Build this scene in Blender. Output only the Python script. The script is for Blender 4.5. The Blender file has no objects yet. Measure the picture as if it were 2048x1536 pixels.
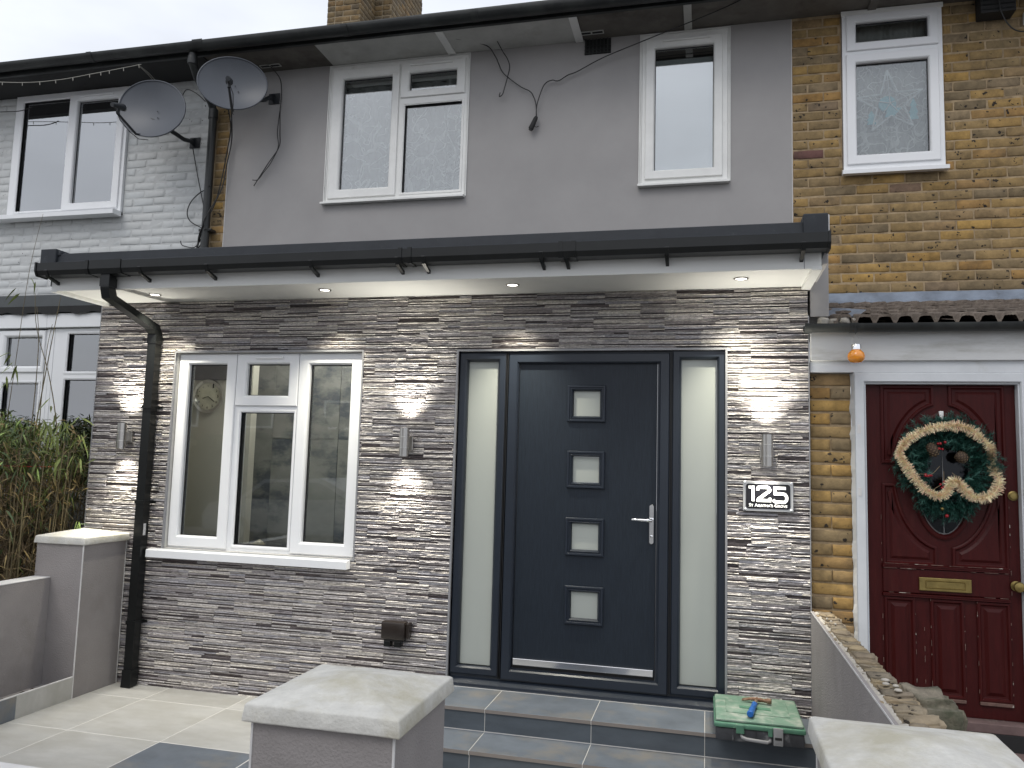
import bpy, bmesh, math, random
from mathutils import Vector, Matrix, noise
random.seed(7)
R = random.random
def U(a, b): return a + (b - a) * random.random()
SC = bpy.context.scene
COL = SC.collection
# ------------------------------------------------------------------ camera
cam = bpy.data.cameras.new('camera'); camo = bpy.data.objects.new('camera', cam); COL.objects.link(camo)
yaw, pitch, roll = .2426, .0993, .0283
fw = Vector((-math.sin(yaw)*math.cos(pitch), math.cos(yaw)*math.cos(pitch), math.sin(pitch)))
rt = Vector((math.cos(yaw), math.sin(yaw), 0)); up = rt.cross(fw)
r2 = rt*math.cos(roll) + up*math.sin(roll); u2 = up*math.cos(roll) - rt*math.sin(roll)
camo.matrix_world = Matrix(((r2.x, u2.x, -fw.x, -.5767), (r2.y, u2.y, -fw.y, -4.8672), (r2.z, u2.z, -fw.z, 1.5906), (0, 0, 0, 1)))
cam.sensor_width = 36; cam.lens = 36*1581.09/2048; cam.clip_start = .05; cam.clip_end = 3000
SC.camera = camo
# ------------------------------------------------------------------ world: overcast
W = bpy.data.worlds.new('World'); SC.world = W; W.use_nodes = True
nt = W.node_tree; nt.nodes.clear()
def N(t, typ, **k):
    n = t.nodes.new(typ)
    for a, v in k.items():
        if a in n.inputs: n.inputs[a].default_value = v
        else: setattr(n, a, v)
    return n
SUN_EL, SUN_AZ = math.radians(48), math.radians(200)   # azimuth measured clockwise from +Y
sky = N(nt, 'ShaderNodeTexSky', sky_type='NISHITA', sun_disc=False, sun_elevation=SUN_EL, sun_rotation=SUN_AZ, air_density=1.5, dust_density=4.0)
sc1 = N(nt, 'ShaderNodeVectorMath', operation='SCALE'); sc1.inputs['Scale'].default_value = .075
nt.links.new(sky.outputs[0], sc1.inputs[0])
tc = N(nt, 'ShaderNodeTexCoord')
sep = N(nt, 'ShaderNodeSeparateXYZ'); nt.links.new(tc.outputs['Generated'], sep.inputs[0])
mr = N(nt, 'ShaderNodeMapRange'); mr.inputs[1].default_value = 0; mr.inputs[2].default_value = 1; mr.inputs[3].default_value = 1.08; mr.inputs[4].default_value = 1.28
nt.links.new(sep.outputs['Z'], mr.inputs[0])
nz = N(nt, 'ShaderNodeTexNoise'); nz.inputs['Scale'].default_value = 3.2; nz.inputs['Detail'].default_value = 5; nz.inputs['Roughness'].default_value = .5
mp = N(nt, 'ShaderNodeMapping'); mp.inputs['Scale'].default_value = (1, 1, 2.6)
nt.links.new(tc.outputs['Generated'], mp.inputs[0]); nt.links.new(mp.outputs[0], nz.inputs['Vector'])
m2 = N(nt, 'ShaderNodeMapRange'); m2.inputs[1].default_value = .3; m2.inputs[2].default_value = .7; m2.inputs[3].default_value = .86; m2.inputs[4].default_value = 1.12
nt.links.new(nz.outputs[0], m2.inputs[0])
mm = N(nt, 'ShaderNodeMath', operation='MULTIPLY'); nt.links.new(mr.outputs[0], mm.inputs[0]); nt.links.new(m2.outputs[0], mm.inputs[1])
cl = N(nt, 'ShaderNodeVectorMath', operation='SCALE'); cl.inputs[0].default_value = (.80, .835, .91)
nt.links.new(mm.outputs[0], cl.inputs['Scale'])
mx = N(nt, 'ShaderNodeMix', data_type='RGBA'); mx.inputs[0].default_value = .88
nt.links.new(sc1.outputs[0], mx.inputs[6]); nt.links.new(cl.outputs[0], mx.inputs[7])
bg = N(nt, 'ShaderNodeBackground'); bg.inputs[1].default_value = 1.0
wo = N(nt, 'ShaderNodeOutputWorld'); nt.links.new(mx.outputs[2], bg.inputs[0]); nt.links.new(bg.outputs[0], wo.inputs[0])
sl = bpy.data.lights.new('sun', 'SUN'); sl.energy = .6; sl.angle = math.radians(25); sl.color = (1, .97, .93)
so = bpy.data.objects.new('sun', sl); COL.objects.link(so)
sd = Vector((math.sin(SUN_AZ)*math.cos(SUN_EL), math.cos(SUN_AZ)*math.cos(SUN_EL), math.sin(SUN_EL)))
so.rotation_euler = sd.to_track_quat('Z', 'Y').to_euler(); so.location = (0, -10, 12)
vs = SC.view_settings; vs.view_transform = 'Standard'; vs.look = 'None'; vs.exposure = 0.17; vs.gamma = 1; vs.use_curve_mapping = False
SC.cycles.max_bounces = 8; SC.cycles.transparent_max_bounces = 24; SC.cycles.caustics_reflective = False; SC.cycles.caustics_refractive = False

# ------------------------------------------------------------------ materials
def L(t, a, ai, b, bi): t.links.new(a.outputs[ai], b.inputs[bi])
def coords(t, scale=(1, 1, 1), rnd=True):
    tc = N(t, 'ShaderNodeTexCoord'); oi = N(t, 'ShaderNodeObjectInfo')
    ad = N(t, 'ShaderNodeVectorMath', operation='MULTIPLY_ADD')
    cb = N(t, 'ShaderNodeCombineXYZ')
    for i in range(3): t.links.new(oi.outputs['Random'], cb.inputs[i])
    ad.inputs[1].default_value = (37, 53, 71) if rnd else (0, 0, 0)
    L(t, cb, 0, ad, 0); t.links.new(tc.outputs['Object'], ad.inputs[2])
    m = N(t, 'ShaderNodeMapping'); m.inputs['Scale'].default_value = scale
    L(t, ad, 0, m, 0)
    return m, oi
def mat(name, col, rough=.5, metal=0, var=.15, vscale=8, bump=0, bscale=60, stretch=(1, 1, 1), bdetail=4, objvar=0, coat=0, col2=None, c2scale=3, c2th=(.5, .65), spec=.5, vdetail=5, bdist=.004):
    m = bpy.data.materials.new(name); m.use_nodes = True; t = m.node_tree
    b = t.nodes['Principled BSDF']
    b.inputs['Roughness'].default_value = rough; b.inputs['Metallic'].default_value = metal
    b.inputs['Coat Weight'].default_value = coat; b.inputs['Specular IOR Level'].default_value = spec
    cd, oi = coords(t, stretch)
    n = N(t, 'ShaderNodeTexNoise'); n.inputs['Scale'].default_value = vscale; n.inputs['Detail'].default_value = vdetail; n.inputs['Roughness'].default_value = .62
    L(t, cd, 0, n, 0)
    mx = N(t, 'ShaderNodeMix', data_type='RGBA')
    mx.inputs[6].default_value = tuple(c*(1-var) for c in col)+(1,); mx.inputs[7].default_value = tuple(min(1, c*(1+var)) for c in col)+(1,)
    mr = N(t, 'ShaderNodeMapRange'); mr.inputs[1].default_value = .3; mr.inputs[2].default_value = .7
    L(t, n, 0, mr, 0); L(t, mr, 0, mx, 0)
    out = mx
    if col2:
        n2 = N(t, 'ShaderNodeTexNoise'); n2.inputs['Scale'].default_value = c2scale; n2.inputs['Detail'].default_value = 8; n2.inputs['Roughness'].default_value = .65
        L(t, cd, 0, n2, 0)
        m3 = N(t, 'ShaderNodeMapRange'); m3.inputs[1].default_value = c2th[0]; m3.inputs[2].default_value = c2th[1]; L(t, n2, 0, m3, 0)
        mx2 = N(t, 'ShaderNodeMix', data_type='RGBA'); L(t, m3, 0, mx2, 0); L(t, mx, 2, mx2, 6); mx2.inputs[7].default_value = tuple(col2)+(1,)
        out = mx2
    if objvar:
        ms = N(t, 'ShaderNodeMapRange'); ms.inputs[3].default_value = 1-objvar; ms.inputs[4].default_value = 1+objvar
        t.links.new(oi.outputs['Random'], ms.inputs[0])
        vm = N(t, 'ShaderNodeVectorMath', operation='SCALE'); L(t, out, 2, vm, 0); t.links.new(ms.outputs[0], vm.inputs['Scale'])
        t.links.new(vm.outputs[0], b.inputs['Base Color'])
    else: L(t, out, 2, b, 'Base Color')
    if bump:
        n3 = N(t, 'ShaderNodeTexNoise'); n3.inputs['Scale'].default_value = bscale; n3.inputs['Detail'].default_value = bdetail
        L(t, cd, 0, n3, 0)
        bp = N(t, 'ShaderNodeBump'); bp.inputs['Strength'].default_value = bump; bp.inputs['Distance'].default_value = bdist
        t.links.new(n3.outputs[0], bp.inputs['Height']); L(t, bp, 0, b, 'Normal')
    return m
def ramp(t, stops, interp='LINEAR'):
    r = N(t, 'ShaderNodeValToRGB'); r.color_ramp.interpolation = interp
    e = r.color_ramp.elements
    while len(e) > 1: e.remove(e[-1])
    e[0].position = stops[0][0]; e[0].color = tuple(stops[0][1])+(1,)
    for p, c in stops[1:]:
        x = e.new(p); x.color = tuple(c)+(1,)
    return r
def brickmat(name, stops, dark, pit=.35, bump=.7, rough=.9, stain=(.52, .72), stainfac=.6, nv=.4):
    m = bpy.data.materials.new(name); m.use_nodes = True; t = m.node_tree; b = t.nodes['Principled BSDF']; b.inputs['Roughness'].default_value = rough
    cd, oi = coords(t)
    r = ramp(t, stops); t.links.new(oi.outputs['Random'], r.inputs[0])
    n = N(t, 'ShaderNodeTexNoise'); n.inputs['Scale'].default_value = 9; n.inputs['Detail'].default_value = 7; n.inputs['Roughness'].default_value = .7; L(t, cd, 0, n, 0)
    ms = N(t, 'ShaderNodeMapRange'); ms.inputs[1].default_value = .3; ms.inputs[2].default_value = .7; ms.inputs[3].default_value = 1-nv; ms.inputs[4].default_value = 1+nv; L(t, n, 0, ms, 0)
    vm = N(t, 'ShaderNodeVectorMath', operation='SCALE'); L(t, r, 0, vm, 0); t.links.new(ms.outputs[0], vm.inputs['Scale'])
    n2 = N(t, 'ShaderNodeTexNoise'); n2.inputs['Scale'].default_value = 5; n2.inputs['Detail'].default_value = 6; n2.inputs['Roughness'].default_value = .75
    mp = N(t, 'ShaderNodeMapping'); mp.inputs['Location'].default_value = (9, 4, 2); L(t, cd, 0, mp, 0); L(t, mp, 0, n2, 0)
    m3 = N(t, 'ShaderNodeMapRange'); m3.inputs[1].default_value = stain[0]; m3.inputs[2].default_value = stain[1]; m3.inputs[4].default_value = stainfac; L(t, n2, 0, m3, 0)
    mx = N(t, 'ShaderNodeMix', data_type='RGBA'); L(t, m3, 0, mx, 0); L(t, vm, 0, mx, 6); mx.inputs[7].default_value = tuple(dark)+(1,)
    v = N(t, 'ShaderNodeTexVoronoi'); v.inputs['Scale'].default_value = 30; nd = N(t, 'ShaderNodeTexNoise'); nd.inputs['Scale'].default_value = 60; L(t, cd, 0, nd, 0); mdx = N(t, 'ShaderNodeMix', data_type='RGBA'); mdx.inputs[0].default_value = .035; L(t, cd, 0, mdx, 6); t.links.new(nd.outputs['Color'], mdx.inputs[7]); L(t, mdx, 2, v, 0)
    nn = N(t, 'ShaderNodeTexNoise'); nn.inputs['Scale'].default_value = 14; L(t, cd, 0, nn, 0)
    th = N(t, 'ShaderNodeMapRange'); th.inputs[1].default_value = .50; th.inputs[2].default_value = .66; th.inputs[3].default_value = 0; th.inputs[4].default_value = pit; L(t, nn, 0, th, 0)
    lt = N(t, 'ShaderNodeMath', operation='LESS_THAN'); t.links.new(v.outputs['Distance'], lt.inputs[0]); t.links.new(th.outputs[0], lt.inputs[1])
    mx2 = N(t, 'ShaderNodeMix', data_type='RGBA'); L(t, lt, 0, mx2, 0); L(t, mx, 2, mx2, 6); mx2.inputs[7].default_value = (.03, .022, .015, 1)
    L(t, mx2, 2, b, 'Base Color')
    n4 = N(t, 'ShaderNodeTexNoise'); n4.inputs['Scale'].default_value = 38; n4.inputs['Detail'].default_value = 6; n4.inputs['Roughness'].default_value = .7; L(t, cd, 0, n4, 0)
    sb = N(t, 'ShaderNodeMath', operation='SUBTRACT'); t.links.new(n4.outputs[0], sb.inputs[0]); t.links.new(lt.outputs[0], sb.inputs[1])
    bp = N(t, 'ShaderNodeBump'); bp.inputs['Strength'].default_value = bump; bp.inputs['Distance'].default_value = .005; L(t, sb, 0, bp, 'Height'); L(t, bp, 0, b, 'Normal')
    return m
STOCK = [(0, (.34, .205, .062)), (.12, (.27, .18, .072)), (.25, (.215, .155, .08)), (.4, (.31, .205, .08)), (.52, (.37, .23, .07)), (.62, (.185, .14, .082)), (.72, (.26, .185, .09)), (.84, (.32, .185, .06)), (.93, (.235, .175, .10)), (.984, (.22, .165, .10)), (.987, (.15, .07, .06)), (1, (.14, .07, .06))]
M = {}
M['brick'] = brickmat('london_stock_brick', STOCK, (.10, .075, .05))
M['brick_dirty'] = brickmat('sooty_brick', [(0, (.19, .125, .055)), (.3, (.12, .09, .05)), (.6, (.16, .11, .05)), (.8, (.09, .07, .045)), (1, (.21, .13, .05))], (.045, .035, .028), stainfac=.8)
M['brick_coping'] = brickmat('weathered_brick', [(0, (.30, .23, .14)), (.3, (.22, .18, .13)), (.6, (.32, .25, .15)), (.8, (.17, .145, .11)), (1, (.26, .21, .14))], (.09, .085, .065), stainfac=.75)
M['brick_paint'] = brickmat('painted_brick', [(0, (.55, .565, .56)), (.5, (.58, .59, .58)), (1, (.56, .58, .58))], (.49, .50, .495), pit=.15, bump=.3, rough=.6, stainfac=.2, nv=.05)
M['mortar'] = mat('mortar', (.36, .27, .165), .95, var=.25, vscale=20, bump=.5, bscale=120, col2=(.22, .16, .095), c2scale=6)
M['mortar_dark'] = mat('sooty_mortar', (.26, .21, .14), .95, var=.3, vscale=20, bump=.5, bscale=120)
M['mortar_paint'] = mat('painted_mortar', (.53, .54, .535), .7, var=.06, vscale=16, bump=.3, bscale=60, col2=(.42, .425, .42), c2scale=7, c2th=(.58, .72))
M['render'] = mat('grey_render', (.355, .343, .338), .92, var=.055, vscale=2.2, bump=.45, bscale=260, bdist=.002)
M['render_wall'] = mat('grey_garden_render', (.275, .255, .248), .92, var=.09, vscale=3.5, bump=1.0, bscale=130, bdetail=6, col2=(.2, .185, .175), c2scale=2.2, c2th=(.56, .8), bdist=.004)
M['bead'] = mat('white_corner_bead', (.62, .61, .60), .6)
M['upvc'] = mat('white_upvc', (.83, .84, .85), .28, var=.02, vscale=3)
M['upvc_old'] = mat('aged_white_upvc', (.80, .80, .775), .35, var=.06, vscale=5, col2=(.52, .50, .45), c2scale=4, c2th=(.62, .85))
M['soffit'] = mat('white_soffit_board', (.74, .745, .72), .35, var=.02, vscale=3)
M['soffit_old'] = mat('weathered_board', (.50, .50, .475), .7, var=.12, vscale=5, col2=(.38, .37, .34), c2scale=3, c2th=(.55, .75))
M['soffit_dark'] = mat('grey_brown_soffit', (.13, .12, .105), .8, var=.2, vscale=5, col2=(.08, .07, .06), c2scale=3)
M['black'] = mat('black_plastic', (.009, .010, .010), .3, spec=.35, var=.2, vscale=6)
M['black_old'] = mat('dusty_black_gutter', (.018, .020, .020), .42, var=.3, vscale=6, col2=(.034, .037, .035), c2scale=4)
M['black_matt'] = mat('matt_black', (.012, .012, .012), .7)
M['rubber'] = mat('black_gasket', (.01, .01, .011), .6)
M['cable'] = mat('black_cable', (.015, .015, .015), .5)
M['cable_white'] = mat('pale_wire', (.35, .34, .30), .6)
M['grp'] = mat('dark_grey_roof_trim', (.030, .034, .040), .5, spec=.25, var=.12, vscale=9, bump=.15, bscale=40, col2=(.055, .06, .065), c2scale=14, c2th=(.6, .75))
M['felt'] = mat('grey_roof_covering', (.05, .056, .058), .7, var=.1)
M['trim'] = mat('grey_tile_trim', (.30, .30, .31), .45, metal=.3, var=.05)
M['door'] = mat('anthracite_door_skin', (.013, .019, .028), .42, spec=.35, var=.18, vscale=10, stretch=(9, 9, .8), bump=.35, bscale=26, bdist=.003)
M['anthracite'] = mat('anthracite_upvc', (.017, .023, .034), .33, var=.08, vscale=6)
M['frost'] = mat('frosted_glazing', (.41, .435, .40), .28, var=.03, vscale=1.5, coat=.35)
M['chrome'] = mat('polished_chrome', (.85, .85, .86), .08, metal=1, var=.02)
M['steel'] = mat('brushed_steel', (.50, .485, .46), .33, metal=1, var=.08, vscale=30, stretch=(1, 1, .1))
M['steel_light'] = mat('satin_plate', (.62, .62, .61), .4, metal=.8, var=.05)
M['sign_black'] = mat('gloss_black', (.006, .006, .008), .12, var=.02)
M['white_letter'] = mat('white_lettering', (.82, .82, .80), .5, var=.01)
M['brown_plastic'] = mat('dark_brown_plastic', (.022, .016, .013), .3, var=.1)
M['patio'] = mat('pale_stone_porcelain', (.47, .465, .44), .45, var=.10, vscale=5, vdetail=8, col2=(.39, .38, .345), c2scale=2.6, c2th=(.42, .68), stretch=(1, 1.9, 1), objvar=.04, bump=.1, bscale=70)
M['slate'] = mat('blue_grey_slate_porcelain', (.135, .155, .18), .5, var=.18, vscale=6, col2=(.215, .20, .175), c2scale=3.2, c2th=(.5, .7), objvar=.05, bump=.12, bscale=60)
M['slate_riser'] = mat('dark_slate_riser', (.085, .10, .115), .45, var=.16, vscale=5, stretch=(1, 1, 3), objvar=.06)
M['tile_edge'] = mat('unglazed_tile_edge', (.235, .205, .18), .7, var=.06)
M['grout'] = mat('pale_grout', (.60, .585, .55), .9, var=.06, vscale=20)
M['cap'] = mat('cast_stone', (.56, .55, .51), .75, var=.13, vscale=16, vdetail=10, bump=.9, bscale=90, bdetail=8, col2=(.43, .405, .32), c2scale=4.5, c2th=(.44, .66), bdist=.003)
M['concrete'] = mat('concrete', (.25, .245, .235), .9, var=.2, vscale=5, bump=.4)
M['asphalt'] = mat('asphalt', (.05, .05, .052), .85, var=.2, vscale=30, bump=.4, bscale=200)
M['pavement'] = mat('paving_slabs', (.22, .21, .2), .9, var=.15, vscale=4)
M['lead'] = mat('weathered_lead', (.22, .255, .31), .55, metal=.2, var=.3, vscale=6, col2=(.10, .11, .12), c2scale=9, c2th=(.58, .66), stretch=(1, 1, 1.6))
M['lead_white'] = mat('pale_lead_bloom', (.34, .38, .44), .6, var=.1)
M['roof_tile'] = mat('weathered_concrete_tile', (.15, .122, .10), .95, var=.3, vscale=22, bump=.7, bscale=90, col2=(.29, .265, .21), c2scale=13, c2th=(.6, .72), objvar=.15)
M['slates'] = mat('main_roof_slates', (.09, .08, .075), .9, var=.2)
M['paint_white'] = mat('old_white_gloss', (.62, .64, .66), .45, var=.06, vscale=7, col2=(.42, .41, .36), c2scale=3, c2th=(.6, .8), bump=.15, bscale=30)
M['board_white'] = mat('stained_white_board', (.58, .585, .58), .5, var=.08, vscale=3, stretch=(.6, 1, 3.5), col2=(.24, .225, .17), c2scale=2.4, c2th=(.47, .74), bump=.1, bscale=30)
M['red'] = mat('faded_maroon_paint', (.046, .0055, .0052), .42, spec=.18, var=.18, vscale=10, stretch=(4, 4, .7), bump=.2, bscale=30, col2=(.062, .014, .011), c2scale=3, c2th=(.55, .8))
M['red_bare'] = mat('bare_timber_under_maroon', (.13, .075, .06), .75, var=.4, vscale=30, stretch=(1, 1, 1), col2=(.42, .38, .33), c2scale=16, c2th=(.56, .62))
M['brass'] = mat('dull_brass', (.28, .21, .075), .38, metal=.85, var=.2, vscale=20)
M['thres'] = mat('worn_timber_threshold', (.135, .09, .085), .8, var=.3, vscale=12, col2=(.3, .26, .22), c2scale=8, c2th=(.58, .7))
M['stone_dark'] = mat('mossy_old_stone', (.19, .165, .125), .95, var=.4, vscale=9, bump=.9, bscale=40, col2=(.075, .078, .05), c2scale=4, c2th=(.45, .6), bdist=.012)
M['lime'] = mat('dropped_mortar', (.43, .40, .35), .9, var=.15, vscale=20, bump=.6)
M['dish'] = mat('dark_grey_dish', (.075, .083, .098), .42, var=.06, vscale=5)
M['dish_dark'] = mat('dark_bracket_metal', (.018, .021, .025), .45)
M['wood'] = mat('old_timber', (.2, .16, .12), .8)
M['curtain_band'] = mat('pale_fabric', (.62, .62, .64), .9, var=.05)
M['blind'] = mat('white_blind', (.78, .83, .84), .7, var=.02)
M['room'] = mat('taupe_wall', (.62, .605, .545), .85, var=.03, vscale=2)
M['room_white'] = mat('white_ceiling', (.6, .6, .57), .85)
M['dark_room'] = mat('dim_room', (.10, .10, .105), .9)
M['marble'] = mat('marbled_wall_panel', (.33, .335, .325), .25, var=.15, vscale=4, stretch=(1, 1, 1.8), col2=(.13, .145, .17), c2scale=1.7, c2th=(.49, .60))
M['marble_vein'] = mat('pale_marble', (.36, .36, .33), .3, var=.2)
M['clock'] = mat('clock_face', (.72, .70, .58), .3)
M['lantern_glass'] = mat('amber_glass', (.85, .28, .01), .12, var=.25, vscale=30, coat=1)
M['green_box'] = mat('dusty_green_plastic', (.15, .25, .185), .6, var=.14, vscale=14, col2=(.35, .39, .33), c2scale=9, c2th=(.47, .66), bump=.15, bscale=50)
M['green_box_edge'] = mat('green_plastic_rim', (.08, .20, .13), .5, var=.2, vscale=20, col2=(.28, .42, .29), c2scale=16, c2th=(.58, .7))
M['box_dark'] = mat('dusty_dark_case', (.045, .047, .052), .7, var=.3, vscale=14, col2=(.20, .20, .20), c2scale=14, c2th=(.56, .72))
M['latch'] = mat('grey_latch', (.28, .28, .28), .5, var=.1)
M['rust'] = mat('rusty_steel', (.16, .085, .05), .6, metal=.4, var=.4, vscale=40, col2=(.30, .22, .15), c2scale=30)
M['blue_grip'] = mat('blue_rubber_grip', (.015, .12, .42), .35, var=.15, vscale=20)
M['needle'] = mat('artificial_fir', (.014, .075, .055), .6, var=.45, vscale=40)
M['needle_pale'] = mat('pale_fir_tips', (.05, .15, .12), .6, var=.3, vscale=40)  # paler green for some of the sprigs, picked at random
M['tinsel'] = mat('cream_gold_tinsel', (.95, .76, .48), .3, metal=.15, var=.25, vscale=60)
M['tinsel_pink'] = mat('pink_tinsel', (.9, .55, .40), .3, metal=.15, var=.2, vscale=60)
M['cone'] = mat('pine_cone', (.06, .038, .025), .8, var=.4, vscale=60)
M['cone_tip'] = mat('cone_tips', (.30, .22, .13), .7)
M['berry'] = mat('red_berries', (.30, .008, .015), .18, var=.2, vscale=50)
M['leaf'] = mat('bamboo_leaf', (.13, .165, .035), .55, var=.35, vscale=9, objvar=.1)
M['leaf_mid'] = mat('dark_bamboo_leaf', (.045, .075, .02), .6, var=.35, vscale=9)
M['leaf_bright'] = mat('bright_bamboo_leaf', (.21, .30, .075), .5, var=.25, vscale=9)
M['leaf_dry'] = mat('dry_bamboo_leaf', (.27, .20, .085), .7, var=.35, vscale=9)
M['cane'] = mat('bamboo_cane', (.12, .095, .045), .55, var=.35, vscale=6)
M['twig'] = mat('dry_bamboo_twig', (.14, .10, .055), .8, var=.4, vscale=8)
M['red_string'] = mat('red_twine', (.35, .05, .03), .7)
M['cloth'] = mat('cream_cloth', (.55, .5, .38), .9)
M['sticker'] = mat('white_sticker', (.6, .6, .6), .5, var=.1, vscale=60)
M['car_paint'] = mat('silver_car_paint', (.42, .43, .44), .3, metal=.4, coat=.6, var=.02)
M['car_glass'] = mat('dark_car_glass', (.02, .025, .03), .05)
M['hedge'] = mat('dark_hedge', (.02, .032, .014), .8, var=.4, vscale=20)
M['far_brick'] = mat('far_brown_brick', (.15, .105, .075), .9, var=.3, vscale=8)
M['far_roof'] = mat('far_roof_tiles', (.11, .085, .075), .9, var=.2)
M['bark'] = mat('bare_branches', (.055, .045, .035), .9, var=.2)
M['blue_paper'] = mat('turquoise_paper', (.18, .50, .58), .6)
M['star_wire'] = mat('frosted_white_rods', (.75, .78, .80), .5)

def glass(name, tint=(.93, .95, .94), fac=1.9, base=.03):
    m = bpy.data.materials.new(name); m.use_nodes = True; t = m.node_tree; t.nodes.remove(t.nodes['Principled BSDF'])
    o = t.nodes['Material Output']
    tr = N(t, 'ShaderNodeBsdfTransparent'); tr.inputs[0].default_value = tint+(1,)
    gl = N(t, 'ShaderNodeBsdfGlossy'); gl.inputs['Roughness'].default_value = .01; gl.inputs[0].default_value = (.96, .98, 1, 1)
    n = N(t, 'ShaderNodeTexNoise'); n.inputs['Scale'].default_value = 1.3; cd, _ = coords(t); L(t, cd, 0, n, 0)
    bp = N(t, 'ShaderNodeBump'); bp.inputs['Strength'].default_value = .03; bp.inputs['Distance'].default_value = .02; L(t, n, 0, bp, 'Height'); L(t, bp, 0, gl, 'Normal')
    fr = N(t, 'ShaderNodeFresnel'); fr.inputs[0].default_value = 1.5
    mu = N(t, 'ShaderNodeMath', operation='MULTIPLY_ADD'); mu.inputs[1].default_value = fac; mu.inputs[2].default_value = base; mu.use_clamp = True
    L(t, fr, 0, mu, 0); mx = N(t, 'ShaderNodeMixShader'); L(t, mu, 0, mx, 0); L(t, tr, 0, mx, 1); L(t, gl, 0, mx, 2); L(t, mx, 0, o, 0)
    return m
M['glass'] = glass('window_glass', fac=.95, base=.015); M['glass_up'] = glass('upper_window_glass', fac=1.7, base=.22); M['glass_blind'] = glass('bright_upper_glass', fac=1.9, base=.31); M['glass_net'] = glass('upper_glass', fac=1.4, base=.12); M['glass_star'] = glass('clear_upper_glass', fac=1.2, base=.05); M['glass_dark'] = glass('tinted_glass', (.55, .57, .6), fac=.35, base=0)
def emis(name, c, s):
    m = bpy.data.materials.new(name); m.use_nodes = True; t = m.node_tree; b = t.nodes['Principled BSDF']
    b.inputs['Emission Color'].default_value = c+(1,); b.inputs['Emission Strength'].default_value = s; b.inputs['Base Color'].default_value = (.8, .8, .8, 1)
    return m
M['bulb'] = emis('lit_led', (1, .97, .86), 6)
# cladding: each strip carries its own stone colour
def cladmat():
    m = bpy.data.materials.new('split_face_cladding'); m.use_nodes = True; t = m.node_tree; b = t.nodes['Principled BSDF']
    b.inputs['Roughness'].default_value = .42; b.inputs['Specular IOR Level'].default_value = .55
    a = N(t, 'ShaderNodeVertexColor'); a.layer_name = 'stone'
    cd, oi = coords(t, (1, 1, 2.2))
    n = N(t, 'ShaderNodeTexNoise'); n.inputs['Scale'].default_value = 55; n.inputs['Detail'].default_value = 6; n.inputs['Roughness'].default_value = .75; L(t, cd, 0, n, 0)
    ms = N(t, 'ShaderNodeMapRange'); ms.inputs[1].default_value = .3; ms.inputs[2].default_value = .7; ms.inputs[3].default_value = .5; ms.inputs[4].default_value = 1.5; L(t, n, 0, ms, 0)
    vm = N(t, 'ShaderNodeVectorMath', operation='SCALE'); L(t, a, 0, vm, 0); t.links.new(ms.outputs[0], vm.inputs['Scale']); L(t, vm, 0, b, 'Base Color')
    n2 = N(t, 'ShaderNodeTexNoise'); n2.inputs['Scale'].default_value = 110; n2.inputs['Detail'].default_value = 5; n2.inputs['Roughness'].default_value = .7; L(t, cd, 0, n2, 0)
    bp = N(t, 'ShaderNodeBump'); bp.inputs['Strength'].default_value = .8; bp.inputs['Distance'].default_value = .004; L(t, n2, 0, bp, 'Height'); L(t, bp, 0, b, 'Normal')
    return m
M['clad'] = cladmat()
def lacemat(name, flower=(.88, .88, .87), net=.38, h=1.1, curl=4, up=.25):
    m = bpy.data.materials.new(name); m.use_nodes = True; t = m.node_tree; t.nodes.remove(t.nodes['Principled BSDF']); o = t.nodes['Material Output']
    cd, oi = coords(t, (1, .3, 1)); tcn = N(t, 'ShaderNodeTexCoord')
    sp = N(t, 'ShaderNodeSeparateXYZ'); t.links.new(tcn.outputs['Object'], sp.inputs[0])
    zr = N(t, 'ShaderNodeMapRange'); zr.inputs[1].default_value = 0; zr.inputs[2].default_value = h; zr.inputs[3].default_value = 1; zr.inputs[4].default_value = .05; t.links.new(sp.outputs['Z'], zr.inputs[0])
    acc = None
    for sc_, w_, dist in ((curl*1.0, .050, .9), (curl*2.0, .055, 1.0)):
        nn = N(t, 'ShaderNodeTexNoise'); nn.inputs['Scale'].default_value = sc_; nn.inputs['Detail'].default_value = 0; nn.inputs['Distortion'].default_value = dist; L(t, cd, 0, nn, 0)
        sb = N(t, 'ShaderNodeMath', operation='SUBTRACT'); sb.inputs[1].default_value = .5; L(t, nn, 0, sb, 0)
        ab = N(t, 'ShaderNodeMath', operation='ABSOLUTE'); L(t, sb, 0, ab, 0)
        th = N(t, 'ShaderNodeMath', operation='MULTIPLY'); th.inputs[1].default_value = w_; t.links.new(zr.outputs[0], th.inputs[0])
        lt = N(t, 'ShaderNodeMath', operation='LESS_THAN'); L(t, ab, 0, lt, 0); L(t, th, 0, lt, 1)
        if acc is None: acc = lt
        else:
            g = N(t, 'ShaderNodeMath', operation='MAXIMUM'); L(t, acc, 0, g, 0); L(t, lt, 0, g, 1)
    ma = N(t, 'ShaderNodeMapRange'); ma.inputs[3].default_value = net; ma.inputs[4].default_value = .93; t.links.new(g.outputs[0], ma.inputs[0])
    tr = N(t, 'ShaderNodeBsdfTransparent'); df = N(t, 'ShaderNodeBsdfDiffuse'); df.inputs[0].default_value = flower+(1,)
    tl = N(t, 'ShaderNodeBsdfTranslucent'); tl.inputs[0].default_value = flower+(1,)
    m1 = N(t, 'ShaderNodeMixShader'); m1.inputs[0].default_value = .25; L(t, df, 0, m1, 1); L(t, tl, 0, m1, 2)
    m2_ = N(t, 'ShaderNodeMixShader'); L(t, ma, 0, m2_, 0); L(t, tr, 0, m2_, 1); L(t, m1, 0, m2_, 2); L(t, m2_, 0, o, 0)
    return m
M['lace'] = lacemat('floral_net_curtain', net=.5); M['lace2'] = lacemat('scroll_net_curtain', curl=6, h=.95, net=.58)

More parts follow.
